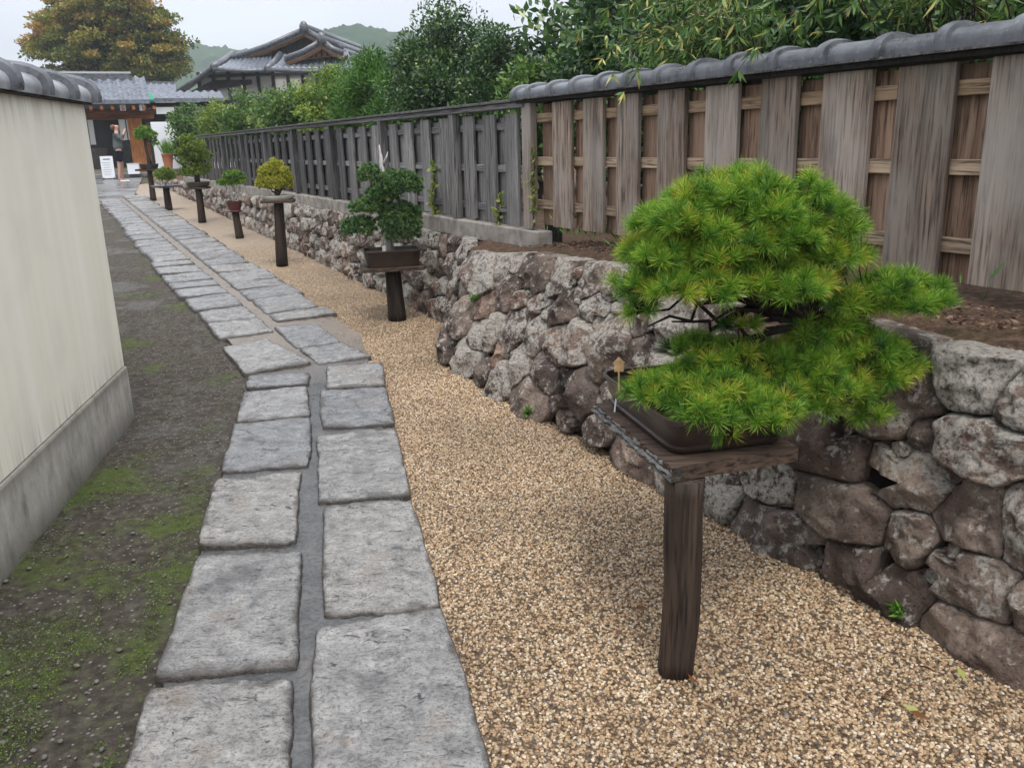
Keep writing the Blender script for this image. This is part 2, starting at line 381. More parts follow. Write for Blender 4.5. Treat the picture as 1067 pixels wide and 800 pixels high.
m_tile('roof_tile', (.025, .028, .033), (.13, .138, .155), .34); m_tile('wall_tile', (.15, .155, .165), (.36, .37, .385), .4); m_tile('roof_tile_far', (.045, .052, .066), (.19, .21, .25), .34)
def m_soil():
    t = NT('soil', .95, .15); co = t.pos(); n2 = t.noise(co, 30, 8, .75); n1 = t.noise(co, 4, 5)
    c = t.ramp(n2, [(.3, (.03, .02, .014)), (.5, (.09, .056, .038)), (.7, (.19, .125, .085))])
    c = t.mix(t.ramp(n1, [(.55, 0), (.7, .5)]), c, (.04, .055, .015))
    t.set('Base Color', c); t.bump(n2, 1., .02); MT['soil'] = t.m
m_soil()
def m_far():
    t = NT('ground_far', .9, .2); co = t.pos(); n = t.noise(co, .6, 6)
    t.set('Base Color', t.ramp(n, [(.35, (.05, .055, .03)), (.7, (.12, .10, .07))])); t.bump(t.noise(co, 20, 4), .5, .02); MT['ground_far'] = t.m
    t = NT('hill', .95, .1); co = t.pos(); n = t.noise(co, .09, 8, .7)
    t.set('Base Color', t.ramp(n, [(.35, (.012, .03, .014)), (.6, (.03, .062, .022)), (.75, (.055, .085, .03))])); MT['hill'] = t.m
    t = NT('wet_stone', .3, .5); co = t.pos(); n = t.noise(co, 1.2, 6)
    c = t.ramp(n, [(.35, (.10, .10, .10)), (.7, (.22, .22, .215))]); t.set('Base Color', c)
    t.set('Roughness', t.ramp(n, [(.4, .2), (.7, .55)])); t.bump(t.noise(co, 20, 5), .4, .01); MT['wet_stone'] = t.m
m_far()
plain('bark_grey', (.13, .125, .12), .6, .4, .5, 40, .8)
plain('moss_top', (.03, .045, .012), .95, .1, .4, 25, .8)
plain('curb_stone', (.27, .245, .215), .85, .25, .4, 9, .6)
plain('wall_core', (.018, .014, .012), .95, .1, .3, 10, .5)
plain('pot_brown', (.036, .023, .018), .35, .5, .25, 12, .15)
plain('pot_red', (.085, .026, .024), .4, .4, .25, 12, .15)
plain('pot_pale', (.42, .42, .36), .5, .4, .2, 12, .15)
plain('pot_dark', (.06, .055, .045), .5, .4, .3, 12, .15)
plain('pot_blue', (.05, .09, .12), .35, .5, .2, 12, .15)
plain('pot_orange', (.34, .13, .06), .5, .4, .2, 12, .15)
plain('white_plaster', (.62, .62, .6), .8, .2, .08, 1, .05)
plain('white_panel', (.72, .74, .78), .6, .3, .04, 1, 0)
plain('white_pin', (.75, .77, .8), .4, .4, .05, 1, 0)
plain('tag_wood', (.52, .33, .17), .7, .2, .25, 60, .1)
plain('green_awning', (.03, .22, .13), .6, .3, .2, 3, 0)
plain('interior_dark', (.03, .027, .025), .8, .2, .3, 3, 0)
plain('skin', (.42, .25, .19), .6, .3, .05, 8, 0)
plain('hair', (.16, .07, .035), .6, .3, .2, 60, .3)
plain('shirt', (.10, .115, .11), .9, .1, .2, 12, .1)
plain('shorts', (.012, .013, .018), .9, .1, .1, 12, .1)
plain('white_cloth', (.7, .7, .7), .9, .1, .05, 12, .1)
plain('phone', (.02, .02, .022), .3, .5, .05, 12, 0)
plain('small_stone', (.13, .12, .11), .7, .3, .35, 40, .4)

# ------------------------------------------------------------------ the setting
def sheet(name, xs, ys, zf, mat, cut=None, attr=None):
    X, Y = np.meshgrid(xs, ys, indexing='ij'); Z = np.vectorize(zf)(X, Y)
    V = np.stack([X, Y, Z], -1).reshape(-1, 3); nx, ny = X.shape
    I = np.arange(nx*ny).reshape(nx, ny)
    F = np.stack([I[:-1, :-1], I[1:, :-1], I[1:, 1:], I[:-1, 1:]], -1).reshape(-1, 4)
    o = np_obj(name, V, F, mat, smooth=True); o['kind'] = 'structure'; return o
def ax(*seg):
    r = []
    for a, b, n in seg: r += list(np.linspace(a, b, n, endpoint=False))
    return np.array(r+[seg[-1][1]])
sheet('ground', ax((-900, -60, 8), (-60, 60, 60), (60, 900, 8)), ax((-40, 0, 10), (0, 40, 160), (40, 900, 12)), lambda x, y: g(y)-.02, MT['ground_far'])

# path axes in world
J0 = gnd(318, 800); J1 = gnd(329, 392)            # joint line of the near leg
JN = (J1-J0)/np.linalg.norm(J1-J0)
def strip(name, quads_xy, dz, mat, sub=1, amp=0., ns=8, kind='structure'):
    """sheet made of quads given as four xy corners"""
    V = []; F = []
    for q, (nu, nv) in quads_xy:
        k = len(V); q = [np.array(c[:2]) for c in q]
        for i in range(nu+1):
            for j in range(nv+1):
                u, v_ = i/nu, j/nv
                p = q[0]*(1-u)*(1-v_)+q[1]*u*(1-v_)+q[2]*u*v_+q[3]*(1-u)*v_
                V.append((p[0], p[1], g(p[1])+dz+(amp*nz((p[0], p[1], 0), ns, 4) if amp else 0)))
        for i in range(nu):
            for j in range(nv):
                a = k+i*(nv+1)+j; F.append((a, a+nv+1, a+nv+2, a+1))
    o = np_obj(name, np.array(V), np.array(F), mat, smooth=True); o['kind'] = kind; return o
ang_near = math.atan2(JN[0], JN[1])
# verge of bare earth and moss between the white wall and the path
wallA = gnd(138, 435); wallB = gnd(0, 605); wdir = (wallB-wallA)/np.linalg.norm(wallB-wallA)
W_END = wallA; W_START = wallA+wdir*7.5
vl0 = W_START+np.array([-.3, 0, 0]); vl1 = W_END+np.array([-.3, 0, 0])
def pathpt(t, n):     # near leg: t metres beyond J0 along the joint, n to the right of it
    return J0+JN*t+np.array([JN[1], -JN[0], 0])*n
pl0 = pathpt(-4.5, -.2); pl1 = pathpt(3.9, -.2)
far = lambda s, a: np.array([NN[0]*a+DR[0]*s, NN[1]*a+DR[1]*s, 0])     # absolute frame: a along NN, s along DR from origin
strip('verge', [((vl0, pl0, pl1, vl1), (60, 220)), ((vl1, pl1, far(9.5, 1.3), far(7.5, -.6)), (60, 120)),
                ((far(7.5, -.6), far(9.5, 1.3), far(27, 1.3), far(27, -1.0)), (30, 120))], -.006, MT['verge_dirt'], amp=.008)
# gravel bed
gl = [pathpt(-4.5, .3), pathpt(4.1, .3), far(6.9, 1.9), far(26.5, 1.95)]
gr = [FR(-6, .2), FR(3.5, .3), FR(4.4, .8), FR(25, .8)]
gq = [((gl[i], gr[i], gr[i+1], gl[i+1]), (24, 60)) for i in range(3)]
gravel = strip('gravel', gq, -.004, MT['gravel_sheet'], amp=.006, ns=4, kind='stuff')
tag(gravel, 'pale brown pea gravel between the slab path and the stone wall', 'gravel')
def pebble_nodes(density, rad, ymax):
    ng = bpy.data.node_groups.new('pebbles', 'GeometryNodeTree')
    ng.interface.new_socket('Geometry', in_out='INPUT', socket_type='NodeSocketGeometry'); ng.interface.new_socket('Geometry', in_out='OUTPUT', socket_type='NodeSocketGeometry')
    N = ng.nodes.new; L = ng.links.new
    gi, go = N('NodeGroupInput'), N('NodeGroupOutput'); d = N('GeometryNodeDistributePointsOnFaces'); d.inputs['Density'].default_value = density
    pos = N('GeometryNodeInputPosition'); sx = N('ShaderNodeSeparateXYZ'); L(pos.outputs[0], sx.inputs[0])
    mr = N('ShaderNodeMapRange'); L(sx.outputs[1], mr.inputs[0]); mr.inputs[1].default_value = ymax-3.5; mr.inputs[2].default_value = ymax; mr.inputs[3].default_value = density; mr.inputs[4].default_value = density*.12
    lt = N('FunctionNodeCompare'); lt.operation = 'LESS_THAN'; L(sx.outputs[1], lt.inputs[0]); lt.inputs[1].default_value = ymax+3
    gt = N('FunctionNodeCompare'); gt.operation = 'GREATER_THAN'; L(sx.outputs[1], gt.inputs[0]); gt.inputs[1].default_value = 1.2
    an = N('FunctionNodeBooleanMath'); an.operation = 'AND'; L(lt.outputs[0], an.inputs[0]); L(gt.outputs[0], an.inputs[1])
    L(gi.outputs[0], d.inputs['Mesh']); L(mr.outputs[0], d.inputs['Density']); L(an.outputs[0], d.inputs['Selection'])
    ico = N('GeometryNodeMeshIcoSphere'); ico.inputs['Radius'].default_value = rad; ico.inputs['Subdivisions'].default_value = 2
    sp = N('GeometryNodeSetPosition'); nzn = N('ShaderNodeTexNoise'); nzn.inputs['Scale'].default_value = 110; p2 = N('GeometryNodeInputPosition'); L(p2.outputs[0], nzn.inputs['Vector'])
    vm = N('ShaderNodeVectorMath'); vm.operation = 'SUBTRACT'; L(nzn.outputs['Color'], vm.inputs[0]); vm.inputs[1].default_value = (.5, .5, .5)
    vs = N('ShaderNodeVectorMath'); vs.operation = 'SCALE'; L(vm.outputs[0], vs.inputs[0]); vs.inputs['Scale'].default_value = rad*1.0
    L(ico.outputs['Mesh'], sp.inputs['Geometry']); L(vs.outputs[0], sp.inputs['Offset'])
    sm = N('GeometryNodeSetShadeSmooth'); L(sp.outputs[0], sm.inputs[0])
    mt = N('GeometryNodeSetMaterial'); mt.inputs['Material'].default_value = MT['pebble']; L(sm.outputs[0], mt.inputs[0])
    io = N('GeometryNodeInstanceOnPoints'); L(d.outputs['Points'], io.inputs['Points']); L(mt.outputs[0], io.inputs['Instance'])
    rr = N('FunctionNodeRandomValue'); rr.data_type = 'FLOAT_VECTOR'; rr.inputs[0].default_value = (-.5, -.5, 0); rr.inputs[1].default_value = (.5, .5, 6.28); L(rr.outputs[0], io.inputs['Rotation'])
    rs = N('FunctionNodeRandomValue'); rs.data_type = 'FLOAT_VECTOR'; rs.inputs[0].default_value = (.5, .5, .42); rs.inputs[1].default_value = (1.3, 1.12, .95); rs.inputs['Seed'].default_value = 5; L(rs.outputs[0], io.inputs['Scale'])
    j = N('GeometryNodeJoinGeometry'); L(gi.outputs[0], j.inputs[0]); L(io.outputs[0], j.inputs[0]); L(j.outputs[0], go.inputs[0])
    return ng
md = gravel.modifiers.new('pebbles', 'NODES'); md.node_group = pebble_nodes(14000, .0060, 8.5)

# wet stone forecourt in front of the gate
strip('forecourt', [((far(21.3, -.6), far(20.3, 1.55), far(33.5, 3.2), far(33.5, -5.)), (10, 40)),
                    ((far(21.3, -5), far(21.3, -.6), far(33.5, -5), far(33.5, -9)), (10, 40))], .004, MT['wet_stone'], amp=.003)

# ---- path: mortar bed and slabs
path = root('path', J0); path['kind'] = 'structure'
def bed(q, nu, nv, dz, V, F):
    k = len(V); q = [np.array(c[:2]) for c in q]
    for i in range(nu+1):
        for j in range(nv+1):
            u, v_ = i/nu, j/nv; p = q[0]*(1-u)*(1-v_)+q[1]*u*(1-v_)+q[2]*u*v_+q[3]*(1-u)*v_
            V.append((p[0], p[1], g(p[1])+dz+.004*nz((p[0], p[1], 0), 12, 3)))
    for i in range(nu):
        for j in range(nv): a = k+i*(nv+1)+j; F.append((a, a+nv+1, a+nv+2, a+1))
V, F = [], []
bed((pathpt(-4.5, -.37), pathpt(-4.5, .40), pathpt(3.95, .36), pathpt(3.6, -.43)), 24, 160, .012, V, F)
bed((pathpt(3.6, -.43), pathpt(3.95, .36), far(6.35, 2.0), far(5.95, 1.08)), 24, 20, .012, V, F)
bed((far(5.95, 1.08), far(6.35, 2.0), far(22, 2.02), far(22, 1.0)), 20, 160, .012, V, F)
np_obj('mortar_bed', V, np.array(F), MT['mortar'], path, origin=J0, smooth=True)
def slab(c4, dz=.035, n=30, seed=0):
    """c4: corners xy in order near-left, near-right, far-right, far-left"""
    q = [np.array(c[:2], float) for c in c4]; V = []; F = []
    rnd = random.Random(seed); tx, ty = rnd.uniform(-.006, .006), rnd.uniform(-.006, .006)
    mid = sum(q)/4; size = np.linalg.norm(q[0]-q[2])
    L = []
    for i in range(n+1):
        for j in range(n+1):
            # denser rows at the borders
            e = lambda k: -math.cos(math.pi*k/n)
            x, y = e(i)*.6+(2*i/n-1)*.4, e(j)*.6+(2*j/n-1)*.4
            kk = 1.018-.03*(x*x*y*y)**3
            edge = 1-max(abs(x), abs(y))
            w_ = np.array([mid[0]+x*2, mid[1]+y*2, seed*1.7])
            th = math.atan2(y, x); wob = 1+.05*noise.noise(Vector((math.cos(th)*2.2, math.sin(th)*2.2, seed*3.1)))*(1-edge)**3+.022*noise.noise(Vector((math.cos(th)*11, math.sin(th)*11, seed*3.1)))*(1-edge)**6
            x2, y2 = x*kk*wob, y*kk*wob
            u, v_ = (x2+1)/2, (y2+1)/2
            p = q[0]*(1-u)*(1-v_)+q[1]*u*(1-v_)+q[2]*u*v_+q[3]*(1-u)*v_
            de = edge*size*.35
            drop = .012*math.exp(-(de/.005)) + .004*math.exp(-(de/.02))*max(0, .6+nz((p[0], p[1], seed), 14, 3))
            r = nz((p[0]*1.0, p[1]*1.3, seed), 7, 5); r2 = abs(nz((p[0], p[1]*1.6, seed+5), 16, 4))
            z = g(p[1])+dz+.005*r-.006*r2-drop+tx*x+ty*y
            V.append((p[0], p[1], z)); L.append(min(1., de/.05))
    for i in range(n):
        for j in range(n): a = i*(n+1)+j; F.append((a, a+n+1, a+n+2, a+1))
    A = [min(L[q] for q in f) for f in F]
    # skirt
    ring = [i*(n+1) for i in range(n+1)]+[n*(n+1)+j for j in range(1, n+1)]+[i*(n+1)+n for i in range(n-1, -1, -1)]+[j for j in range(n-1, 0, -1)]
    k = len(V)
    for a in ring: x, y, z = V[a]; V.append((x, y, g(y)-.03))
    m = len(ring)
    for i in range(m): F.append((ring[i], k+i, k+(i+1) % m, ring[(i+1) % m]))
    return V, F, A+[0.]*m
nslab = 0
def put_slab(c4, n=30, dz=.035):
    global nslab; nslab += 1
    V, F, A = slab(c4, dz, n, nslab)
    np_obj('paving_slab', V, np.array(F), MT['paving_slab'], path, origin=J0, smooth=True, v=A)
G = lambda *p: [gnd(x, y, .035) for x, y in p]
near = [((160, 703), (308, 690), (315, 571), (206, 577)), ((203, 570), (308, 562), (314, 488), (226, 497)), ((230, 489), (323, 483), (323, 433), (243, 441)),
        ((245, 438), (323, 431), (320, 402), (253, 408)), ((256, 404), (321, 399), (323, 386), (258, 391)),
        ((336, 638), (461, 628), (430, 519), (337, 527)), ((332, 521), (428, 513), (412, 443), (330, 453)), ((335, 444), (412, 440), (402, 402), (333, 405)), ((340, 403), (402, 400), (398, 376), (340, 381))]
L0 = G((155, 716), (306, 703)); R0 = G((327, 652), (461, 633))
back = -JN
put_slab([L0[0]+back*.62+np.array([-.005, 0, 0]), L0[1]+back*.6, L0[1], L0[0]], 44)
put_slab([R0[0]+back*.93, R0[1]+back*.93+np.array([.02, 0, 0]), R0[1], R0[0]], 48)
for q in near: put_slab(G(*q), 40)
t0, t1 = .64, .97
for k in range(5):
    l = .5+.12*random.random(); r = .52+.2*random.random()
    a = L0[0]+back*t0; b = L0[1]+back*t0; put_slab([a+back*l, b+back*l, b, a], 16); t0 += l+.03
    a = R0[0]+back*t1; b = R0[1]+back*t1; put_slab([a+back*r, b+back*r, b, a], 16); t1 += r+.03
# slabs at the bend, then the far leg in two files
put_slab(G((255, 388), (324, 377), (277, 352), (231, 360)), 34)
put_slab(G((331, 377), (387, 370), (357, 357), (312, 362)), 30)
put_slab(G((308, 361), (356, 356), (330, 336), (286, 340)), 30)
def along(a, P): P = np.asarray(P); return P@DR
sl = gnd(230, 359)@DR+.0; sr = gnd(330, 336)@DR
s_ = gnd(252, 355)@DR+.05
random.seed(5)
while s_ < 21.4:
    l = random.uniform(.34, .66); j = random.uniform(-.03, .03)
    put_slab([far(s_+.03, 1.0+j), far(s_+random.uniform(-.03, .03), 1.44), far(s_+l, 1.44), far(s_+l+random.uniform(-.04, .04), 1.0+j)], 18 if s_ < 12 else 8); s_ += l+.035
s_ = gnd(310, 338)@DR+.1
while s_ < 21.9:
    l = random.uniform(.32, .7); j = random.uniform(-.03, .03)
    put_slab([far(s_, 1.54), far(s_+random.uniform(-.03, .03), 2.03+j), far(s_+l+random.uniform(-.04, .04), 2.03+j), far(s_+l, 1.54)], 18 if s_ < 12 else 8); s_ += l+.035

# ------------------------------------------------------------------ white garden wall on the left
def cap_tiles(name_tile, rt, y0, y1, pitch, zc, hw, hh, mat, thick=.012, n=14, band=None):
    """half round ridge tiles along local y, each one a part with its lap band"""
    y = y0; k = 0
    while y < y1-.02:
        ye = min(y+pitch, y1); V = []; F = []
        prof = []
        for (yy, ex) in ((y, 0), (ye-.055, 0.002), (ye-.05, thick*1.6), (ye-.028, thick*2.3), (ye-.004, thick*1.7), (ye, 0)):
            prof.append((yy, ex))
        jt = random.uniform(-.004, .004)
        for (yy, ex) in prof:
            for i in range(n+1):
                th = math.pi*i/n; c, s = math.cos(th), math.sin(th)
                V.append(((hw+ex)*(abs(c)**.85)*(1 if c > 0 else -1), yy, zc+jt+(hh+ex)*(s**.8)))
            V.append((-(hw+ex)*.98, yy, zc-.025)); V.append(((hw+ex)*.98, yy, zc-.025))
        m = n+3
        for a in range(len(prof)-1):
            for i in range(m):
                F.append((a*m+i, a*m+(i+1) % m, (a+1)*m+(i+1) % m, (a+1)*m+i))
        F.append(tuple(range(m-1, -1, -1))); F.append(tuple((len(prof)-1)*m+i for i in range(m)))
        b = MB(); b.add(V, F); to = b.build(name_tile, mat, rt, auto=40)
        if band:
            to.data.materials.append(band)
            for p in to.data.polygons:
                if p.center.y > ye-.056: p.material_index = 1
        y = ye; k += 1
wr = root('garden_wall', W_END, math.atan2(-(-wdir)[0], (-wdir)[1]))   # local +y points away along the face
tag(wr, 'cream plastered garden wall on a concrete footing with grey ridge tiles', 'wall')
# face at local x=0, wall body towards -x; local y from -7.5 to 0
def wallbody(x0, x1, z0, z1, mat, name, y0=-7.5, y1=0., bev=.004):
    b = MB(); b.box(((x0+x1)/2, (y0+y1)/2, (z0+z1)/2), (x1-x0, y1-y0, z1-z0)); return b.build(name, mat, wr, bevel=bev)
wallbody(-.30, .012, -.08, .31, MT['concrete'], 'footing', -7.5, .015, .012)
ysm = [0, -2.06, -4.1, -6.2, -7.5]
for i in range(4):
    wallbody(-.285, 0, .313, 1.735, MT['plaster'], 'plaster_panel', ysm[i+1]+.009, ysm[i])
wallbody(-.27, -.015, .30, 1.73, MT['concrete'], 'core', -7.48, -.02)
b = MB(); b.box((-.145, -3.75, 1.742), (.36, 7.54, .014)); b.build('eave_board', MT['dark_timber'], wr)
trw = root('tmp', (0, 0, 0)); bpy.data.objects.remove(trw)
def shifted_tiles(rt, x, *a, **k):
    before = set(o.name for o in COL.objects)
    cap_tiles('ridge_tile', rt, *a, **k)
    for o in COL.objects:
        if o.name not in before: o.location.x += x
random.seed(3)
shifted_tiles(wr, -.145, -7.4, .05, .372, 1.768, .19, .078, MT['wall_tile'], .02, band=MT['roof_tile'])
# return of the wall behind the corner
w2 = root('garden_wall', FR(0, 0)*0+np.array([*W_END[:2], 0])+np.array([-.1, .05, 0]), R(40))
tag(w2, 'far stretch of the cream wall turning away behind the corner', 'wall')
b = MB(); b.box((-.25, 4.6, 1.0), (.28, 8.8, 1.45)); b.build('plaster_panel', MT['plaster'], w2)
b = MB(); b.box((-.25, 4.6, .1), (.30, 8.8, .5)); b.build('footing', MT['concrete'], w2)
b = MB(); b.lathe((0, 0, 0), [(.1, 0)], 4); b = MB()
for i in range(1): b.box((-.25, 4.6, 1.78), (.42, 8.9, .11), taper=.0, bev=.05)
b.build('ridge_cap', MT['roof_tile'], w2, bevel=.03)

# ------------------------------------------------------------------ dry stone retaining wall
TB = .2/.9
def nface(s):
    t = min(1, max(0, (s-3.35)/1.15)); t = t*t*(3-2*t); return .53*t
def tbs(s):
    if s < .6: return .22
    if s < 3.0: t = (s-.6)/2.4; return .22+.26*t
    if s < 4.6: t = (s-3.0)/1.6; return .48-.36*t*t*(3-2*t)
    return .12
def sface(s, z): return nface(s)+max(0, z)*tbs(s)
WALL_TOP = .885
wrt = root('stone_wall', FR(0, 0), ANG); tag(wrt, 'dry stone retaining wall of rough lichen spotted boulders below the fence', 'wall')
nrm = NN-np.array([0, 0, 1.])*TB; nrm /= np.linalg.norm(nrm)
seeds = []
px = [(1017,392,95,75),(1068,415,50,70),(925,395,105,105),(965,451,30,34),(1028,466,92,62),(862,465,84,56),(950,500,95,60),(880,530,92,56),(1017,538,82,72),(951,560,44,62),
 (1014,605,104,60),(913,604,100,66),(812,552,96,52),(1022,672,112,58),(1072,545,50,90),(1072,630,44,50),(804,503,62,42),(752,514,50,42),
 (528,274,34,34),(559,282,38,46),(588,290,35,33),(617,293,28,32),(636,298,20,28),(479,265,20,22),(508,288,22,38),(489,284,20,34),(528,306,28,30),(544,313,20,20),(557,322,24,26),(573,306,12,26),
 (588,321,30,36),(602,308,14,14),(621,322,36,26),(505,321,26,24),(570,328,14,14),(536,345,30,44),(516,343,20,30),(498,350,22,36),(559,348,26,36),(580,360,27,48),(606,360,34,46),(637,360,36,64),
 (482,334,20,34),(468,357,26,28),(487,371,30,28),(520,368,16,24),(542,379,28,34),(567,389,34,34),(602,405,50,42),(521,396,28,32),(503,389,16,20),(552,415,40,34),(637,412,30,36),(592,435,22,18),
 (668,373,30,34),(625,447,32,20),(700,335,62,42),(752,338,46,40),(800,352,56,50),(856,350,60,44),(690,395,40,40),(735,395,50,50),(790,415,60,54),(668,330,24,30),(662,298,40,36),(670,425,40,40),(715,450,50,46),(770,460,56,44),(665,478,50,36),(710,495,44,34)]
P0 = FR(0, 0)
for (x, y, w_, h_) in px:
    d_ = ray(x, y); tt_ = 1.0
    while tt_ < 12:
        P = CC+d_*tt_; s, n = fn(P)
        if n >= sface(s, P[2]): break
        tt_ += .01
    dep = (P-CC)@CF
    seeds.append([s, P[2], w_/2*dep/FPX/.75, h_/2*dep/FPX*1.03])
random.seed(11)
def fill(s0, s1, zs, size, jit):
    z_rows = zs
    s = s0
    for zi, (zc, hh) in enumerate(z_rows):
        s = s0+random.random()*size
        while s < s1:
            w_ = size*random.uniform(.55, 1.45); seeds.append([s, zc+random.uniform(-jit, jit), w_/2, hh*random.uniform(.75, 1.3)]); s += w_*1.0
fill(-3.2, -1.0, [(.12, .15), (.4, .15), (.72, .16)], .34, .03)
s = 3.95
while s < 25:
    z0 = g(FR(s, .55)[1]); Hh = WALL_TOP-.09-z0; rows = max(1, round(Hh/.17)); w_ = random.uniform(.16, .3)
    for r in range(rows):
        seeds.append([s+random.uniform(-.07, .07), z0+Hh*(r+.5)/rows+random.uniform(-.03, .03), w_/2*random.uniform(.8, 1.25), Hh/rows/2*random.uniform(.8, 1.3)])
    s += w_
for _ in range(46):
    s0_ = random.uniform(-1.3, 3.8); seeds.append([s0_, random.uniform(.06, .82), random.uniform(.03, .055), random.uniform(.025, .045)])
S = np.array(seeds)
def wtop(s): return WALL_TOP+.012*math.sin(s*5)-.015-.08*min(1, max(0, (s-2.2)/.9))
nst = 0; stuffV, stuffF, stuffA = [], [], []
order = sorted(range(len(S)), key=lambda i: -S[i, 2]*S[i, 3]/(S[i, 0]+3.4)**2 if S[i, 0] > -1.1 else 5)
for rank, i in enumerate(order):
    cs, cz, w_, h_ = S[i]
    nb = [j for j in range(len(S)) if j != i and abs(S[j, 0]-cs) < 1.0 and abs(S[j, 1]-cz) < .8]
    Nb = S[nb]; lod = 44 if cs < 3.9 else (26 if cs < 9 else 14); rings = 13 if cs < 3.9 else (8 if cs < 9 else 5)
    rad = []
    z0 = g(FR(cs, .3)[1])-.05
    for k in range(lod):
        th = 2*math.pi*k/lod; c, s_n = math.cos(th), math.sin(th); r = 0; step = .006
        rmax = 1.6/math.sqrt((c/w_)**2+(s_n/h_)**2)
        while r < rmax:
            r += step; ps, pz = cs+c*r, cz+s_n*r
            if pz > wtop(ps) or pz < z0: break
            me_ = ((ps-cs)/w_)**2+((pz-cz)/h_)**2
            if len(Nb) and np.min(((ps-Nb[:, 0])/Nb[:, 2])**2+((pz-Nb[:, 1])/Nb[:, 3])**2) < me_: break
        rad.append(max(.012, r-.0055))
    rad = np.array(rad)
    for _ in range(0): rad = np.minimum(rad*1.03, .5*rad+.25*np.roll(rad, 1)+.25*np.roll(rad, -1))
    mr_ = rad.mean()
    if mr_ < .02: continue
    B = min(.08, .5*mr_)*random.uniform(.8, 1.35); tlt = random.uniform(-.75, .75); tlz = random.uniform(-.6, .75)
    V = []; F = []
    sv = random.uniform(0, 50)
    for q in range(rings+1):
        t = (q/rings)**.8
        for k in range(lod):
            th = 2*math.pi*k/lod; r = rad[k]*t; ps, pz = cs+math.cos(th)*r, cz+math.sin(th)*r
            bul = B*(max(0, 1-t**8))**.6
            x_, z_ = math.cos(th)*r, math.sin(th)*r
            f1 = noise.noise(Vector((ps*5, pz*5, sv))); f2 = nz((ps, pz, sv), 14, 4)
            # flat facets: cut the dome by a few tilted planes
            bul = min(bul, B*.88+tlt*x_*.7, B*.95-tlt*1.2*x_+tlz*z_, B*.9-tlz*1.3*z_+.3*tlt*x_, B*.97+.6*(x_+z_)*tlt, B*.97-.6*(x_-z_)*tlz)
            bul = max(bul, B*.25*(1-t**6))+.022*f1*(1-t**4)+.026*f2*(1-.4*t)-.012*abs(noise.noise(Vector((ps*11, pz*11, sv+9))))
            if q == rings: bul = -.0
            V.append((sface(ps, pz)-bul, ps, pz))
    k0 = len(V)
    for k in range(lod):
        th = 2*math.pi*k/lod; r = rad[k]*.97; ps, pz = cs+math.cos(th)*r, cz+math.sin(th)*r; V.append((sface(ps, pz)+.11, ps, pz))
    for q in range(rings+1):
        for k in range(lod):
            a, b2 = q*lod+k, q*lod+(k+1) % lod; F.append((a, b2, b2+lod, a+lod))
    stv = random.random()
    if rank < 99:
        np_obj('stone', V, np.array(F), MT['wall_stone'], wrt, smooth=True, v=[stv]*len(F))
    else:
        kk = len(stuffV); stuffV += V; stuffF += [tuple(kk+a for a in f) for f in F]; stuffA += [stv]*len(F)
o = np_obj('stones', stuffV, np.array(stuffF), MT['wall_stone'], wrt, smooth=True, v=stuffA); o['kind'] = 'stuff'
# earth core behind the stones
V, F = [], []
ss = np.linspace(-3.4, 25, 220)
for s in ss:
    z0 = g(FR(s, .3)[1])-.1
    for z in (z0, wtop(s)-.06): V.append((sface(s, z)+.035, s, z))
    V.append((sface(s, .85)+.2, s, wtop(s)-.055))
for i in range(len(ss)-1):
    a = 3*i; F += [(a, a+3, a+4, a+1), (a+1, a+4, a+5, a+2)]
np_obj('earth_core', V, np.array(F), MT['wall_core'], wrt, smooth=True)

# terrace of soil behind the wall
tn = ax((0, 1.2, 28), (1.2, 14, 20)); ts = ax((-8, -1, 24), (-1, 6, 120), (6, 34, 80))
V = []; F = []
for s in ts:
    for n in tn:
        nn_ = sface(s, wtop(s))+.045+n; zz = wtop(s)-.045+.045*min(1, n*4)+.012*nz((s, n, 0), 6, 4)+(.02 if n > .1 else 0)
        P = FR(s, nn_, zz); V.append(P)
k = len(tn)
for i in range(len(ts)-1):
    for j in range(k-1): a = i*k+j; F.append((a, a+1, a+k+1, a+k))
o = np_obj('terrace', V, np.array(F), MT['soil'], smooth=True); o['kind'] = 'structure'

# ------------------------------------------------------------------ fences
NF = .70
def fence_z(px_z_at62): return px_z_at62
f1 = root('board_fence', FR(0, NF), ANG); tag(f1, 'brown weathered board fence with grey half round ridge tiles above the boulder wall', 'fence')
def board(rt, y0, y1, z0, z1, x, th, name, mat, arch=0):
    b = MB(); jz = random.uniform(-.006, .006); tl = random.uniform(-.004, .004)
    b.box((x+random.uniform(-.003, .003), (y0+y1)/2, (z0+z1)/2+jz), (th, y1-y0, z1-z0), rz=random.uniform(-.012, .012), tilt=tl)
    return b.build(name, mat, rt, bevel=.003)
random.seed(21)
fb = [(2.87, 2.65), (2.52, 2.31), (2.17, 1.97), (1.81, 1.59), (1.44, 1.22), (1.07, .86), (.73, .49), (.37, .14), (.01, -.22)]
q_ = -.35
K = 1.04    # boards measured on a plane a little nearer than the fence
for k in range(6): fb.append((q_, q_-.24)); q_ -= .37
def s_adj(s): # shift from the measuring plane (n .62) to the fence plane along the sight lines
    P = FR(s, .62, 1.4); d = P-CC; t = 1
    _, n = fn(P); _, nc = fn(CC); t = (NF-nc)/(n-nc); return fn(CC+d*t)[0]
fb = [(s_adj(a), s_adj(b)) for a, b in fb]
ZB, ZT = .955, 1.762
for (a, b_) in fb: board(f1, b_, a, ZB, ZT-.03, 0, .024, 'board', MT['fence_board_brown'])
for i in range(len(fb)-1):
    a, b_ = fb[i][1], fb[i+1][0]; c = (a+b_)/2+.0; w_ = (a-b_)*.5
    board(f1, c-w_+.015, c+w_+.038, ZB-.012, ZT-.04, .056, .016, 'back_board', MT['fence_back_board'])
s_l = s_adj(3.06)
board(f1, s_l+.04, s_l+.16, ZB-.03, ZT-.02, -.01, .05, 'end_post', MT['fence_board_brown'])
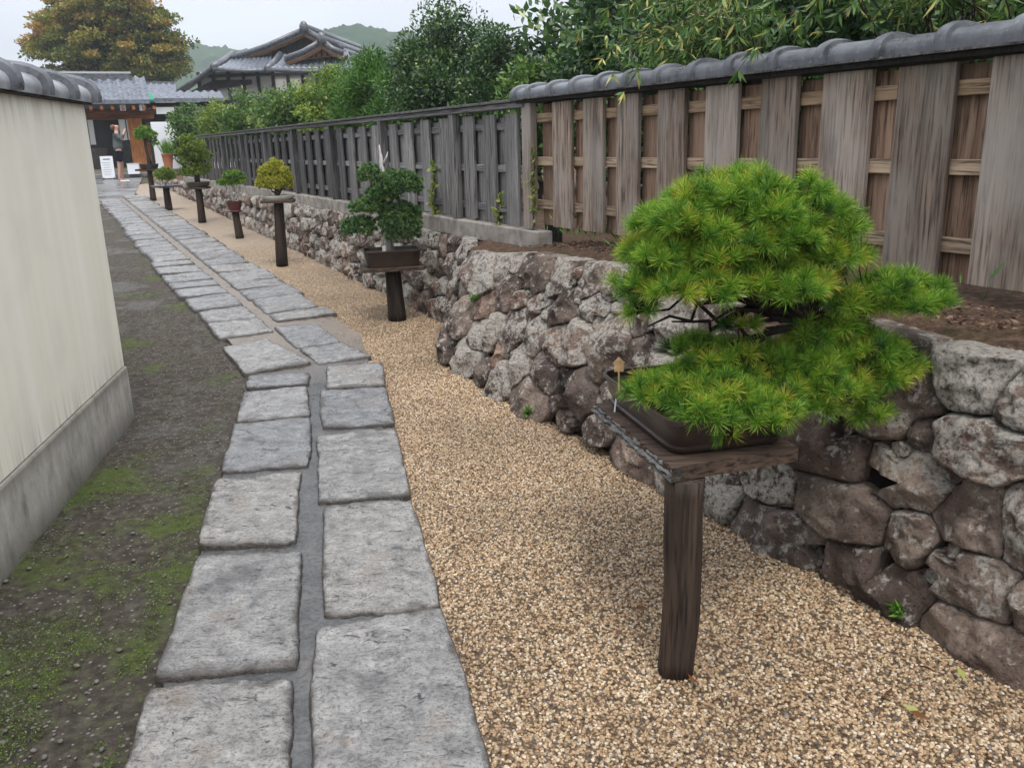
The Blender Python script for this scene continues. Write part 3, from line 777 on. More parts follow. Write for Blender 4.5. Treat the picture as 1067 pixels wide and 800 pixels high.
board(f1, fb[0][0]+.012, s_l+.03, ZB-.012, ZT-.04, .056, .018, 'back_board', MT['fence_back_board'])
SMIN = fb[-1][1]
for z in (1.065+.02, 1.345+.02, 1.62+.02):
    b = MB(); b.box((.033, (SMIN+s_l+.1)/2, z), (.036, s_l+.1-SMIN, .055)); b.build('rail', MT['fence_rail_warm' if z > 1.5 else 'fence_rail_brown'], f1, bevel=.003)
for s in (s_l+.02, s_l-1.83, s_l-3.66-.15):
    b = MB(); b.box((.12, s, 1.26), (.09, .09, 1.0)); b.build('post', MT['fence_post_black'], f1, bevel=.006)
b = MB(); b.box((.03, (SMIN+s_l+.2)/2, ZT-.016), (.17, s_l+.2-SMIN, .02)); b.build('cap_board', MT['fence_post_black'], f1, bevel=.003)
b = MB(); b.box((.03, (SMIN+s_l+.2)/2, ZT-.001), (.235, s_l+.22-SMIN, .008)); b.build('eave_strip', MT['fence_board_dark'], f1)
before = set(o.name for o in COL.objects); cap_tiles('ridge_tile', f1, SMIN-.02, s_l+.22, .272, ZT+.026, .105, .052, MT['roof_tile'], .010)
for o in COL.objects:
    if o.name not in before: o.location.x += .03

f2 = root('board_fence', FR(s_l+.17, NF), ANG); tag(f2, 'long grey to blackened board fence with a flat top rail receding to the gate', 'fence')
OFF = s_l+.17
def fm(s): return 'fence_board_grey' if s < 7.2 else 'fence_board_dark'
posts2 = [s_adj(4.305)-OFF, s_adj(5.915)-OFF]; bay = posts2[1]-posts2[0]
while posts2[-1]+bay < s_adj(20.0)-OFF: posts2.append(posts2[-1]+bay)
SEND = posts2[-1]
ZB2, ZT2 = .915, 1.712
for i, s in enumerate(posts2):
    board(f2, s-.035, s+.04, ZB2-.02, ZT2, -.022, .06, 'post', MT[fm(s+OFF)])
fr2 = []
allp = [-.02]+posts2
for i in range(len(allp)-1):
    a, b_ = allp[i]+.04, allp[i+1]-.04; nb_ = 3 if i == 0 else 4; pit = (b_-a)/nb_
    for k in range(nb_): fr2.append((a+pit*(k+.5)-.09-random.uniform(0, .01), a+pit*(k+.5)+.09))
for (a, b_) in fr2: board(f2, a, b_, ZB2+.01, ZT2-.03, -.002, .022, 'board', MT[fm(a+OFF)])
for i in range(len(fr2)-1):
    c = (fr2[i][1]+fr2[i+1][0])/2; w_ = (fr2[i+1][0]-fr2[i][1])/2+.012
    board(f2, c-w_+.06, c+w_+.09, ZB2, ZT2-.05, .040, .014, 'back_board', MT[fm(c+OFF)])
for z in (1.025, 1.31, 1.60):
    b = MB(); b.box((.021, SEND/2, z), (.022, SEND, .05)); b.build('rail', MT['fence_rail_grey'], f2, bevel=.003)
b = MB(); b.box((.01, SEND/2, ZT2+.018), (.12, SEND+.1, .035)); b.build('top_rail', MT['fence_rail_grey'], f2, bevel=.004)
b = MB(); b.box((.02, SEND/2, ZT2+.047), (.19, SEND+.14, .018)); b.build('cap_board', MT['fence_board_dark'], f2, bevel=.003)
# curb blocks under it
cb = root('curb', FR(OFF, NF), ANG); tag(cb, 'pale weathered curb blocks under the long grey fence', 'curb')
s = -.25
while s < SEND:
    l = random.uniform(.55, 1.25); b = MB(); b.box((.0+random.uniform(-.004, .004), s+l/2, .845), (.12, l-.012, .135)); b.build('curb_block', MT['curb_stone'], cb, bevel=.01); s += l

# ------------------------------------------------------------------ foliage builders
def unit(a): return a/np.maximum(1e-9, np.linalg.norm(a, axis=-1, keepdims=True))
def rvec(n): return unit(rng.normal(size=(n, 3)))
def leafquads(P, D, L, W, fold=.15):
    n = len(P); S_ = unit(np.cross(D, rvec(n))); Nn = np.cross(S_, D)
    L = L[:, None]; W = W[:, None]
    a = P; b = P+D*L*.45+S_*W/2+Nn*W*fold; c = P+D*L; d = P+D*L*.45-S_*W/2+Nn*W*fold
    V = np.stack([a, b, c, d], 1).reshape(-1, 3); F = np.arange(4*n).reshape(n, 4); return V, F
def crown(center, rad, nclump, nleaf, clump_r, leafL, leafW, droop=0., shell=.55, flat=.7, vb=(.15, .6), keep=None, upv=.25):
    """leaf quads in clumps spread through an ellipsoid"""
    cc = []; 
    while len(cc) < nclump:
        d = rvec(1)[0]; r = (shell+(1-shell)*rng.random()) if rng.random() < .8 else rng.random()
        p = d*r
        if p[2] < -.75: continue
        cc.append(p)
    cc = np.array(cc)*np.array(rad)+np.array(center); cc += rng.normal(size=cc.shape)*np.array(rad)*.05
    crr = clump_r*rng.uniform(.6, 1.35, nclump); cv = rng.uniform(vb[0], vb[1], nclump)
    cc = np.repeat(cc, nleaf, 0); crr = np.repeat(crr, nleaf); cv = np.repeat(cv, nleaf); n = len(cc)
    o = rvec(n)*(rng.random(n)**.5*1.0)[:, None]; o[:, 2] *= flat
    P = cc+o*crr[:, None]
    D = unit(o*.8+rvec(n)*.8+np.array([0, 0, upv-droop]))
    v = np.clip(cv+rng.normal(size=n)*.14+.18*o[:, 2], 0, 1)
    hot = rng.random(n) < .04; v[hot] = rng.uniform(.85, 1, hot.sum())
    V, F = leafquads(P, D, leafL*rng.uniform(.6, 1.25, n), leafW*rng.uniform(.7, 1.2, n))
    return V, F, v, cc[::nleaf]
def woody(b, base, tips, r0, wig=.06, seg=6, share=.35, n=7):
    base = np.array(base, float)
    for t in tips:
        t = np.array(t, float); path_ = []; L = np.linalg.norm(t-base)
        for i in range(seg+1):
            u = i/seg; p = base*(1-u)+t*u; p = p+np.array([0, 0, 1])*L*share*.3*math.sin(math.pi*u)+rng.normal(size=3)*L*wig*math.sin(math.pi*u)
            path_.append(p)
        b.tube(path_, [max(r0*(1-.85*i/seg), .002) for i in range(seg+1)], n=n, rough=.3)
def tree(name, base, center, rad, mat, label, cat, group=None, ncl=70, nl=140, cr_=.3, L=.08, W=.035, trunk_r=.06, limbs=9, barkm='bark', **kw):
    rt = root(name, base); tag(rt, label, cat, group)
    V, F, v, cl = crown(center, rad, ncl, nl, cr_, L, W, **kw)
    np_obj('crown', V, F, MT[mat], rt, v=v, origin=base)
    b = MB(); c = np.array(center); fork = np.array(base)*.45+(c-np.array([0, 0, rad[2]*.4]))*.55; fork[2] = max(fork[2], base[2]+.2)
    bb = np.array(base)
    b.tube([bb-[0, 0, .1], bb*.7+fork*.3+rng.normal(size=3)*.03, bb*.35+fork*.65+rng.normal(size=3)*.03, fork], [trunk_r*1.25, trunk_r, trunk_r*.85, trunk_r*.7], n=9, rough=.3)
    b.build('trunk', MT[barkm], rt, world=True, smooth=True)
    b = MB(); idx = rng.choice(len(cl), min(limbs, len(cl)), replace=False); woody(b, fork, cl[idx], trunk_r*.5)
    b.build('branches', MT[barkm], rt, world=True, smooth=True)
    return rt

# trees and bushes behind the fences: (px, half width px, top y, distance, material, label ...)
def bush(pxc, hw, yt, Y, mat, label, name='garden_shrub', cat='shrub', zb=.87, depth=.8, ncl=70, nl=150, L=.06, W=.03, cr_=.22, low=.15, **kw):
    C0 = at(pxc, 150, Y); sc = Y/FPX/math.cos(PITCH)*1.0
    ztop = at(pxc, yt, Y)[2]; r = hw*np.linalg.norm(ray(pxc, yt))*Y/ray(pxc, yt)[1]/FPX*1.0
    base = (C0[0], C0[1], zb); rz = (ztop-zb-low)/2; cz = zb+low+rz
    return tree(name, base, (C0[0], C0[1], cz), (r, r*depth, rz), mat, label, cat, 'shrubs and trees behind the fence', ncl, nl, cr_, L, W, trunk_r=kw.pop('trunk_r', .04), **kw)
bush(200, 18, 108, 27, 'mid_leaf', 'green bush at the far end of the dark fence beside the white panel', cr_=.3, L=.1, W=.06, nl=110)
bush(232, 22, 104, 25, 'light_leaf', 'low yellow green bush behind the far fence, left of the rounded hedge shrubs', cr_=.28, L=.1, W=.05, nl=110, depth=1)
bush(262, 28, 99, 22.5, 'mid_leaf', 'small leaved green shrub behind the blackest stretch of fence', cr_=.26, L=.09, W=.05, depth=.9)
bush(303, 32, 83, 20, 'mid_leaf', 'dense camellia like shrub with pinkish tips in front of the tiled house', cr_=.25, L=.085, W=.05, vb=(.25, .75))
bush(345, 33, 70, 18, 'light_leaf', 'yellow green shrub hiding the right end of the tiled house', cr_=.25, L=.085, W=.045)
bush(384, 34, 54, 15.5, 'fine_green', 'bright feathery conifer between the yellow green shrub and the tall dark trees', 'garden_conifer', 'conifer', cr_=.3, L=.11, W=.02, nl=330, depth=.7)
bush(428, 34, 50, 14, 'fine_green', 'soft light green conifer at the left foot of the tall dark tree', 'garden_conifer', 'conifer', cr_=.28, L=.1, W=.018, nl=360, depth=.7)
bush(470, 56, 12, 12.5, 'dark_leaf', 'tall dark broadleaf tree with twiggy top standing against the sky', 'garden_tree', 'tree', cr_=.34, L=.065, W=.033, ncl=110, nl=300, limbs=22, trunk_r=.06)
bush(522, 34, 36, 11.5, 'dark_leaf', 'dark green tree left of the tiled fence end, showing sky at its right', 'garden_tree', 'tree', cr_=.26, L=.06, W=.032, ncl=80, nl=240, limbs=20, trunk_r=.05)
bush(668, 72, -45, 8.2, 'dark_leaf', 'dark evergreen tree with fine glossy leaves over the first fence tiles', 'garden_tree', 'tree', cr_=.26, L=.075, W=.035, ncl=140, nl=230, limbs=30, trunk_r=.06)
bush(560, 34, 62, 9.5, 'mid_leaf', 'small green shrub behind the spot where the two fences meet', cr_=.2, L=.07, W=.035, ncl=50)
bush(780, 110, -60, 6.6, 'dark_leaf', 'broad dark leafy tree above the middle of the tiled fence', 'garden_tree', 'tree', cr_=.27, L=.085, W=.03, ncl=150, nl=260, limbs=30, trunk_r=.06)
bush(930, 110, -50, 6.0, 'dark_leaf', 'dark leafy tree above the tiled fence behind the big bonsai', 'garden_tree', 'tree', cr_=.27, L=.09, W=.03, ncl=150, nl=240, limbs=26, trunk_r=.05)
bush(1070, 90, -40, 5.2, 'dark_leaf', 'dark leafy tree at the right end of the tiled fence', 'garden_tree', 'tree', cr_=.22, L=.09, W=.03, ncl=110, nl=220, limbs=20, trunk_r=.05)
# further row, seen through the gaps
for (x, hw, yt, Y, lb) in ((700, 150, -30, 12, 'deep green tree filling the gap behind the first evergreens'), (880, 160, -40, 10.5, 'deep green tree standing behind the broad leafy ones'), (1060, 150, 0, 9.5, 'deep green tree farthest right behind the fence')):
    bush(x, hw, yt, Y, 'dark_leaf', lb, 'garden_tree', 'tree', cr_=.5, L=.16, W=.08, ncl=130, nl=170, limbs=12, trunk_r=.08)

# drooping fronds over the ridge tiles
def fronds(name, base, specs, mat, label, cat, leafL=.078, leafW=.012, nper=9):
    rt = root(name, base); tag(rt, label, cat, 'shrubs and trees behind the fence'); b = MB(); Vs, Fs, vs = [], [], []; k = 0
    for (P, Q) in specs:
        P = np.array(P); Q = np.array(Q); L = np.linalg.norm(Q-P); pts = []
        for i in range(8):
            u = i/7; pts.append(P*(1-u)+Q*u+np.array([0, 0, 1])*L*.35*math.sin(math.pi*min(1, u*.9)))
        b.tube(pts, [.004*(1-.7*i/7) for i in range(8)], n=5)
        pts = np.array(pts)
        for i in range(2, 8):
            for q in range(nper//2+1):
                d = unit((pts[min(i+1, 7)]-pts[i-1])[None, :])[0]
                D = unit((d*.7+rvec(1)[0]*.8+np.array([0, 0, -.45]))[None, :]); pp = pts[i][None, :]
                V, F = leafquads(pp, D, np.array([leafL*rng.uniform(.6, 1.2)]), np.array([leafW*rng.uniform(.8, 1.3)]), .2)
                Vs.append(V); Fs.append(F+k); k += 4; vs.append(np.clip(rng.uniform(.1, .75) if rng.random() < .9 else 1., 0, 1))
    np_obj('leaves', np.concatenate(Vs), np.concatenate(Fs), MT[mat], rt, v=vs, origin=base)
    b.build('stems', MT['bark'], rt, world=True, smooth=True); return rt
random.seed(9)
def frond_set(pxs, s0, s1, n, up, zend, Y, label, mat='frond_leaf', **kw):
    P0_ = FR((s0+s1)/2, 1.25, .87); sp = []
    for i in range(n):
        s = random.uniform(s0, s1); a = FR((s0+s1)/2+random.uniform(-.2, .2)*(s1-s0), 1.15+random.uniform(0, .3), random.uniform(1.5, 2.0)); top = FR(s, random.uniform(.55, 1.1), random.uniform(*zend))
        sp.append((a, top))
    return fronds('arching_shrub', P0_, sp, mat, label, 'shrub', **kw)
frond_set(None, 1.3, 2.6, 40, 0, (1.85, 2.15), 0, 'arching shrub whose narrow leaves hang over the ridge tiles left of the big bonsai', nper=16)
frond_set(None, .1, 1.3, 46, 0, (1.88, 2.3), 0, 'arching shrub with yellowish lance leaves above the ridge tiles behind the big bonsai', nper=16)
frond_set(None, -.9, .2, 30, 0, (1.95, 2.35), 0, 'arching shrub at the right end of the ridge tiles', nper=16)

sp = []
for (s, z) in ((2.05, 1.72), (1.95, 1.62), (1.85, 1.76), (2.15, 1.8), (1.1, 1.66), (1.0, 1.74), (1.22, 1.8), (.75, 1.8), (.15, 1.82), (-.35, 1.78), (1.6, 1.84), (.5, 1.86)):
    sp.append((FR(s+.15, 1.2, 1.75), FR(s, .50, z+.03)))
fronds('hanging_branch', FR(1.2, 1.25, .87), sp, 'frond_leaf', 'yellow tipped narrow leaved sprays drooping across the face of the ridge tiles', 'branch', nper=12, leafL=.08, leafW=.013)
# climbing vine and low plants
def sprig(name, base, pts, mat, label, cat, n, L, W, spread):
    rt = root(name, base); tag(rt, label, cat); P = []
    for i in range(n):
        c = pts[rng.integers(len(pts))]; P.append(np.array(c)+rng.normal(size=3)*spread*np.array([.4, .6, 1]))
    P = np.array(P); D = unit(rvec(n)+np.array([-.3, -.4, .1])); V, F = leafquads(P, D, L*rng.uniform(.6, 1.2, n), W*rng.uniform(.7, 1.2, n))
    np_obj('leaves', V, F, MT[mat], rt, v=rng.uniform(.2, 1, n), origin=base)
    b = MB(); pts = [np.array(q) for q in pts]; b.tube([np.array(base)]+sorted(pts, key=lambda q: q[2]), .003, n=5); b.build('stem', MT['bark'], rt, world=True)
sprig('climbing_vine', FR(4.9, .66, .9), [FR(4.92+.05*math.sin(i), .66, .95+.06*i) for i in range(7)], 'light_leaf', 'light green vine on the grey fence right of the driftwood juniper', 'vine', 70, .05, .03, .03)
sprig('climbing_vine', FR(3.7, .66, .9), [FR(3.72+.05*math.sin(i*2), .66, .95+.06*i) for i in range(4)], 'light_leaf', 'small leafy sprig at the foot of the grey fence boards', 'vine', 34, .045, .028, .025)
sprig('climbing_vine', FR(3.25, .67, .9), [FR(3.22+.02*math.sin(i*2), .67, .95+.07*i) for i in range(8)], 'light_leaf', 'thin vine rising in a gap just left of the tiled fence', 'vine', 60, .04, .024, .02)
sprig('climbing_vine', FR(6.0, .66, .9), [FR(5.9+.06*math.sin(i*2), .66, .95+.05*i) for i in range(5)], 'light_leaf', 'pale vine leaves on the grey fence behind the driftwood juniper', 'vine', 50, .045, .028, .03)
for i, (s, n, lb) in enumerate(((2.75, .95, 'dry grass clump on the soil under the first boards of the tiled fence'), (2.2, 1.0, 'leafy weeds in the shade under the tiled fence left of the big bonsai'), (-.15, 1.1, 'dark weeds under the tiled fence right of the big bonsai'), (-.45, 1.05, 'dark ferny weeds beside the right hand black fence post'))):
    base = FR(s, n, .9); k = 220; P = np.array([base+np.array([rng.normal()*.16, rng.normal()*.12, abs(rng.normal())*.05]) for _ in range(k)])
    D = unit(rvec(k)*.7+np.array([0, 0, .8])); V, F = leafquads(P, D, rng.uniform(.04, .1, k), rng.uniform(.006, .014, k))
    rt = np_obj('weed_clump', V, F, MT['frond_leaf' if i == 0 else 'mid_leaf'], v=rng.uniform(0, .9, k), origin=base); rt.location = base; tag(rt, lb, 'weeds')
for i, (s, z, lb) in enumerate(((-.32, .03, 'small green weed at the wall foot near the right edge'), (.42, .55, 'little fern growing from a joint high in the boulder wall behind the big bonsai'), (2.1, .04, 'tiny weed at the wall foot left of the big bonsai stand'), (3.2, .5, 'small plant in a joint near the turned end of the boulder wall'))):
    base = FR(s, sface(s, z)-.035, z); k = 60; P = np.array([base+rng.normal(size=3)*.008 for _ in range(k)])
    D = unit(rvec(k)*.8-NN*.5+np.array([0, 0, .6])); V, F = leafquads(P, D, rng.uniform(.02, .055, k), rng.uniform(.006, .012, k))
    rt = np_obj('weed_clump', V, F, MT['fine_green'], v=rng.uniform(0, .9, k), origin=base); rt.location = base; tag(rt, lb, 'weeds')
# leaf litter on the soil strip
k = 2600; s = rng.uniform(-1.2, 3.2, k); n = rng.uniform(.32, .75, k)
P = np.array([FR(a, sface(a, .85)+b_*.8-.12, wtop(a)+.032) for a, b_ in zip(s, n)]); D = unit(rvec(k)*np.array([1, 1, .25])+np.array([0, 0, .08]))
V, F = leafquads(P, D, rng.uniform(.01, .035, k), rng.uniform(.004, .012, k)); o = np_obj('leaf_litter', V, F, MT['litter'], v=rng.uniform(0, 1, k)); tag(o, 'brown leaf litter on the soil between wall top and fence', 'leaf litter', kind='stuff')

# moss and small weeds of the verge
k = 13000; P = []
vd = unit((vl1-vl0)[None, :])[0]
while len(P) < k:
    a = gnd(rng.uniform(-60, 330), rng.uniform(370, 830)); 
    # keep on the verge only
    u = (a-W_END)@(-wdir); fx = np.cross(np.append((-wdir)[:2], 0), a-W_END)[2]
    t = (a-J0)@JN; nn_ = (a-J0)@np.array([JN[1], -JN[0], 0])
    if fx > -.01 or nn_ > -.47: 
        if rng.random() < .02: pass
        continue
    m = nz((a[0], a[1], 3), 2.3, 4)+.35*nz((a[0], a[1], 9), 9, 3)+(.16 if a[1] < 3.8 else -.12)
    edge_ = nn_ > -.56
    if m > .26 or (edge_ and m > 0) or (rng.random() < .03): P.append(a+np.array([0, 0, .002+.016*random.random()*min(1, max(0, m*2))]))
P = np.array(P); D = unit(rvec(k)*np.array([1, 1, .5])+np.array([0, 0, .35])); V, F = leafquads(P, D, rng.uniform(.003, .009, k), rng.uniform(.002, .005, k))
o = np_obj('moss', V, F, MT['moss_leaf'], v=rng.uniform(0, 1, k)); tag(o, 'green moss and tiny weeds on the bare earth beside the white wall', 'moss', kind='stuff')
# crumbs of stone on the earth
b = MB(); random.seed(4)
ic = MB(); 
def pebble(b, c, r, sq=.6):
    n, m = 7, 4; V = []; F = []; rx, ry, rz_ = r*random.uniform(.7, 1.4), r*random.uniform(.7, 1.2), r*sq; a0 = random.random()*6
    for i in range(m+1):
        ph = -math.pi/2+math.pi*i/m
        for j in range(n): th = a0+2*math.pi*j/n; V.append((c[0]+rx*math.cos(ph)*math.cos(th)*random.uniform(.88, 1.1), c[1]+ry*math.cos(ph)*math.sin(th), c[2]+rz_*math.sin(ph)))
    for i in range(m):
        for j in range(n): F.append((i*n+j, i*n+(j+1) % n, (i+1)*n+(j+1) % n, (i+1)*n+j))
    b.add(V, F)
cnt = 0
while cnt < 320:
    a = gnd(random.uniform(-40, 330), random.uniform(250, 830)); nn_ = (a-J0)@np.array([JN[1], -JN[0], 0]); fx = np.cross(np.append((-wdir)[:2], 0), a-W_END)[2]
    if a[1] < 5.2 and (fx > -.01 or nn_ > -.47): continue
    if a[1] >= 5.2 and (a@NN > .95 or a@NN < -.6): continue
    pebble(b, (a[0], a[1], g(a[1])+.002), random.choice((.002, .003, .003, .004, .005, .009))); cnt += 1
o = b.build('stone_crumbs', MT['small_stone'], smooth=True); tag(o, 'loose grey stone crumbs scattered on the bare earth verge', 'stone crumbs', kind='stuff')
# fallen leaves on the gravel
FL = [(640, 662, 0, 'reddish fallen leaf on open gravel, the nearest one left of the big bonsai post'), (650, 595, 0, 'reddish fallen leaf on open gravel, second nearest left of the big bonsai post'), (672, 632, .1, 'brown fallen leaf on the gravel close to the left side of the big bonsai post'),
      (728, 712, .1, 'brown fallen leaf on the gravel at the foot of the big bonsai post'), (960, 742, .9, 'yellow green fallen leaf lying in the right foreground gravel, the lowest one'), (948, 740, .2, 'brown fallen leaf beside the lowest yellow green leaf in the right foreground'),
      (1006, 708, .9, 'pale green fallen leaf on the gravel near the base boulder at the right edge'), (930, 715, 0, 'rust red fallen leaf on the right foreground gravel'), (975, 700, .1, 'brown fallen leaf between the wall foot and the pale green leaf'), (785, 635, .1, 'brown fallen leaf on the gravel midway between the big bonsai post and the wall')]
for (x, y, v, lb) in FL:
    c = gnd(x, y, .018); k = 1; D = unit(np.array([[random.uniform(-1, 1), random.uniform(-1, 1), .12]]))
    V, F = leafquads(np.array([c]), D, np.array([random.uniform(.04, .065)]), np.array([.018]), .3)
    o = np_obj('fallen_leaf', V, F, MT['dry_leaf'] if v < .5 else MT['frond_leaf'], v=[v], origin=c); o.location = c
    tag(o, lb, 'leaf', 'fallen leaves on the gravel')

# ------------------------------------------------------------------ bonsai
def stand(base, top, r, rt_name='bonsai_stand', label='', n=18):
    rt = root(rt_name, base); tag(rt, label, 'stand'); return rt
def tufts(cs, axs, K, L, w, spread=(12, 88), vb=.45, vs=.2):
    n = len(cs); C_ = np.repeat(cs, K, 0); A = np.repeat(unit(axs), K, 0); m = n*K
    ph = np.radians(spread[0]+(spread[1]-spread[0])*rng.random(m)**.8); q = rvec(m); Pp = unit(q-A*np.sum(q*A, 1, keepdims=True))
    D = A*np.cos(ph)[:, None]+Pp*np.sin(ph)[:, None]
    st = rng.random(m)[:, None]; P = C_-A*L*.45*(1-st)
    Ls = (L*rng.uniform(.75, 1.1, m))[:, None]; S_ = unit(np.cross(D, rvec(m)))*w/2
    mid = P+D*Ls*.6+np.array([0, 0, 1.])*Ls*.03
    V = np.stack([P-S_*.8, P+S_*.8, mid+S_, P+D*Ls, mid-S_], 1).reshape(-1, 3)
    I = np.arange(m)*5; F = np.concatenate([np.stack([I, I+1, I+2, I+4], 1)]); F3 = np.stack([I+4, I+2, I+3, I+3], 1)
    v = np.clip(np.repeat(np.clip(rng.normal(vb, vs, n), 0, .92), K)+rng.normal(size=m)*.1, 0, 1)
    return V, F, F3, v
def tuft_obj(name, cs, axs, K, L, w, mat, rt, origin, **kw):
    V, F, F3, v = tufts(np.array(cs), np.array(axs), K, L, w, **kw)
    # two objects' worth of faces kept in one mesh: quads + tip triangles
    m = len(F); me = bpy.data.meshes.new(name); V = V-np.array(origin)
    me.vertices.add(len(V)); me.vertices.foreach_set('co', V.astype(np.float32).ravel())
    tri = F3[:, :3]; loops = np.concatenate([F.ravel(), tri.ravel()]).astype(np.int32)
    me.loops.add(len(loops)); me.loops.foreach_set('vertex_index', loops); me.polygons.add(2*m)
    ls = np.concatenate([np.arange(0, 4*m, 4), 4*m+np.arange(0, 3*m, 3)]).astype(np.int32); me.polygons.foreach_set('loop_start', ls); me.update(calc_edges=True)
    a = me.attributes.new('v', 'FLOAT', 'FACE'); a.data.foreach_set('value', np.concatenate([np.clip(v-.06, 0, 1), np.clip(v+.2, 0, 1)]).astype(np.float32))
    me.materials.append(MT[mat]); o = bpy.data.objects.new(name, me); COL.objects.link(o); o.parent = rt; return o
def pad(c, r, sep, lo=-.25, n=4000, jit=.12, fullbelow=False):
    """tuft centres over the upper shell of an ellipsoid, with outward axes"""
    out = []; ax_ = []
    c = np.array(c); r = np.array(r)
    for d in rvec(n):
        if d[2] < lo: continue
        p = c+d*r*rng.uniform(1-jit*1.4, 1+jit)
        if out and np.min(np.linalg.norm(np.array(out)-p, axis=1)) < sep: continue
        out.append(p); ax_.append(unit((d/r)[None, :])[0]*.8+np.array([0, 0, .45])+rng.normal(size=3)*.18)
    return out, ax_

# --- the big pine bonsai
pb = gnd(703, 698); pb1 = at(716, 497, pb[1]); TZ = pb1[2]     # board underside
st1 = root('bonsai_stand', pb); tag(st1, 'dark round post with a thick plank carrying the large pine bonsai', 'stand')
b = MB(); n_ = 16
b.tube([pb+(pb1-pb)*t-[0, 0, .03 if t == 0 else 0] + np.array([.006*math.sin(t*5), 0, 0]) for t in np.linspace(0, 1, 14)], [.052-.001*math.sin(i*1.3) for i in range(14)], n=40, rough=.10); b.build('post', MT['stand_wood'], st1, world=True, smooth=True)
ZB_ = TZ+.045
def onz(px, py, z): d = ray(px, py); return CC+d*((z-EYE)/d[2])
cn_ = onz(704, 487, ZB_); cr2 = onz(832, 466, ZB_); cl2 = onz(624, 420, ZB_)
e1 = cr2-cn_; e2 = cl2-cn_
# plank with an uneven bark edge along its left side
V = []; F = []; n1_, n2_ = 24, 44
for i in range(n1_+1):
    for j in range(n2_+1):
        p = cn_+e1*(i/n1_)+e2*(j/n2_)
        off = 0
        if i < 3: off = (.016*noise.noise(Vector((j*.9, 2, 0)))-.012)*(1-i/3)
        if i == n1_: off = .004*noise.noise(Vector((j*.5, 8, 0)))
        p = p+unit(e1[None, :])[0]*off
        V.append((p[0], p[1], ZB_+.002*nz((p[0], p[1], 1), 20, 3)))
def closed(V, F, n1, n2, thick, under=0.):
    k = len(V); W_ = n2+1
    for i in range(n1+1):
        for j in range(n2+1):
            x, y, z = V[i*W_+j]
            V.append((x, y, z-thick))
    for i in range(n1):
        for j in range(n2):
            a = i*W_+j; F.append((a, a+W_, a+W_+1, a+1)); F.append((k+a, k+a+1, k+a+W_+1, k+a+W_))
    ring = [i*W_ for i in range(n1+1)]+[n1*W_+j for j in range(1, n2+1)]+[i*W_+n2 for i in range(n1-1, -1, -1)]+[j for j in range(n2-1, 0, -1)]
    m = len(ring)
    for i in range(m): a, c = ring[i], ring[(i+1) % m]; F.append((a, c, k+c, k+a))
closed(V, F, n1_, n2_, .042)
b = MB(); b.add(V, F); b.build('plank', MT['tray_wood'], st1, world=True, auto=50)
b = MB()   # ragged bark edge
for lay, (dx, zt, th) in enumerate(((.0, .0, .014), (-.010, -.012, .013), (-.004, -.026, .014))):
    V = []; F = []
    for j in range(61):
        u = j/60; p = cn_+e2*u*1.0; o1 = (dx-.012+.016*noise.noise(Vector((j*.19, lay*7, 3)))+.005*noise.noise(Vector((j*.7, lay*7, 3))))
        for xx, zz in ((.02, 0), (o1, -.002), (o1-.004, -th*.5), (o1+.002, -th), (.02, -th)):
            q = p+unit(e1[None, :])[0]*xx; V.append((q[0], q[1], ZB_-.002+zt+zz+.005*noise.noise(Vector((j*.17, lay, 5)))))
    for j in range(60):
        for i in range(5): a = j*5+i; c = j*5+(i+1) % 5; F.append((a, c, c+5, a+5))
    F.append((0, 1, 2, 3, 4)); F.append((300, 304, 303, 302, 301)); b.add(V, F)
b.build('bark_edge', MT['bark_grey'], st1, world=True)
# pot
rt = root('pine_bonsai', (cn_+e1*.5+e2*.5)); tag(rt, 'large five needle pine bonsai in a brown tray pot on the nearest stand', 'bonsai')
pc = cn_+e1*.5+e2*.52; hx = np.linalg.norm(e1)/2-.006; hy = np.linalg.norm(e2)/2-.012; pa = math.atan2(e1[1], e1[0])
rim = .108
prof = [(.86, .002), (.90, .010), (.91, .020), (.875, .024), (.93, .05), (.965, rim-.014), (1.0, rim-.012), (1.005, rim), (.965, rim), (.955, rim-.02), (.6, rim-.012), (.2, rim-.004), (.01, rim)]
b = MB(); e2a = math.atan2(e2[1], e2[0]); b.lathe((pc[0], pc[1], ZB_), prof[:9]+[(.955, rim-.03), (.01, rim-.03)], 72, hx, hy, e2a-math.pi/2, sq=11); b.build('pot', MT['pot_brown'], rt, world=True, auto=50)
b = MB(); b.lathe((pc[0], pc[1], ZB_), [(.95, rim-.035), (.95, rim-.02), (.7, rim-.006), (.3, rim+.01), (.02, rim+.016)], 48, hx, hy, e2a-math.pi/2, sq=7); b.build('moss_soil', MT['moss_top'], rt, world=True, smooth=True)
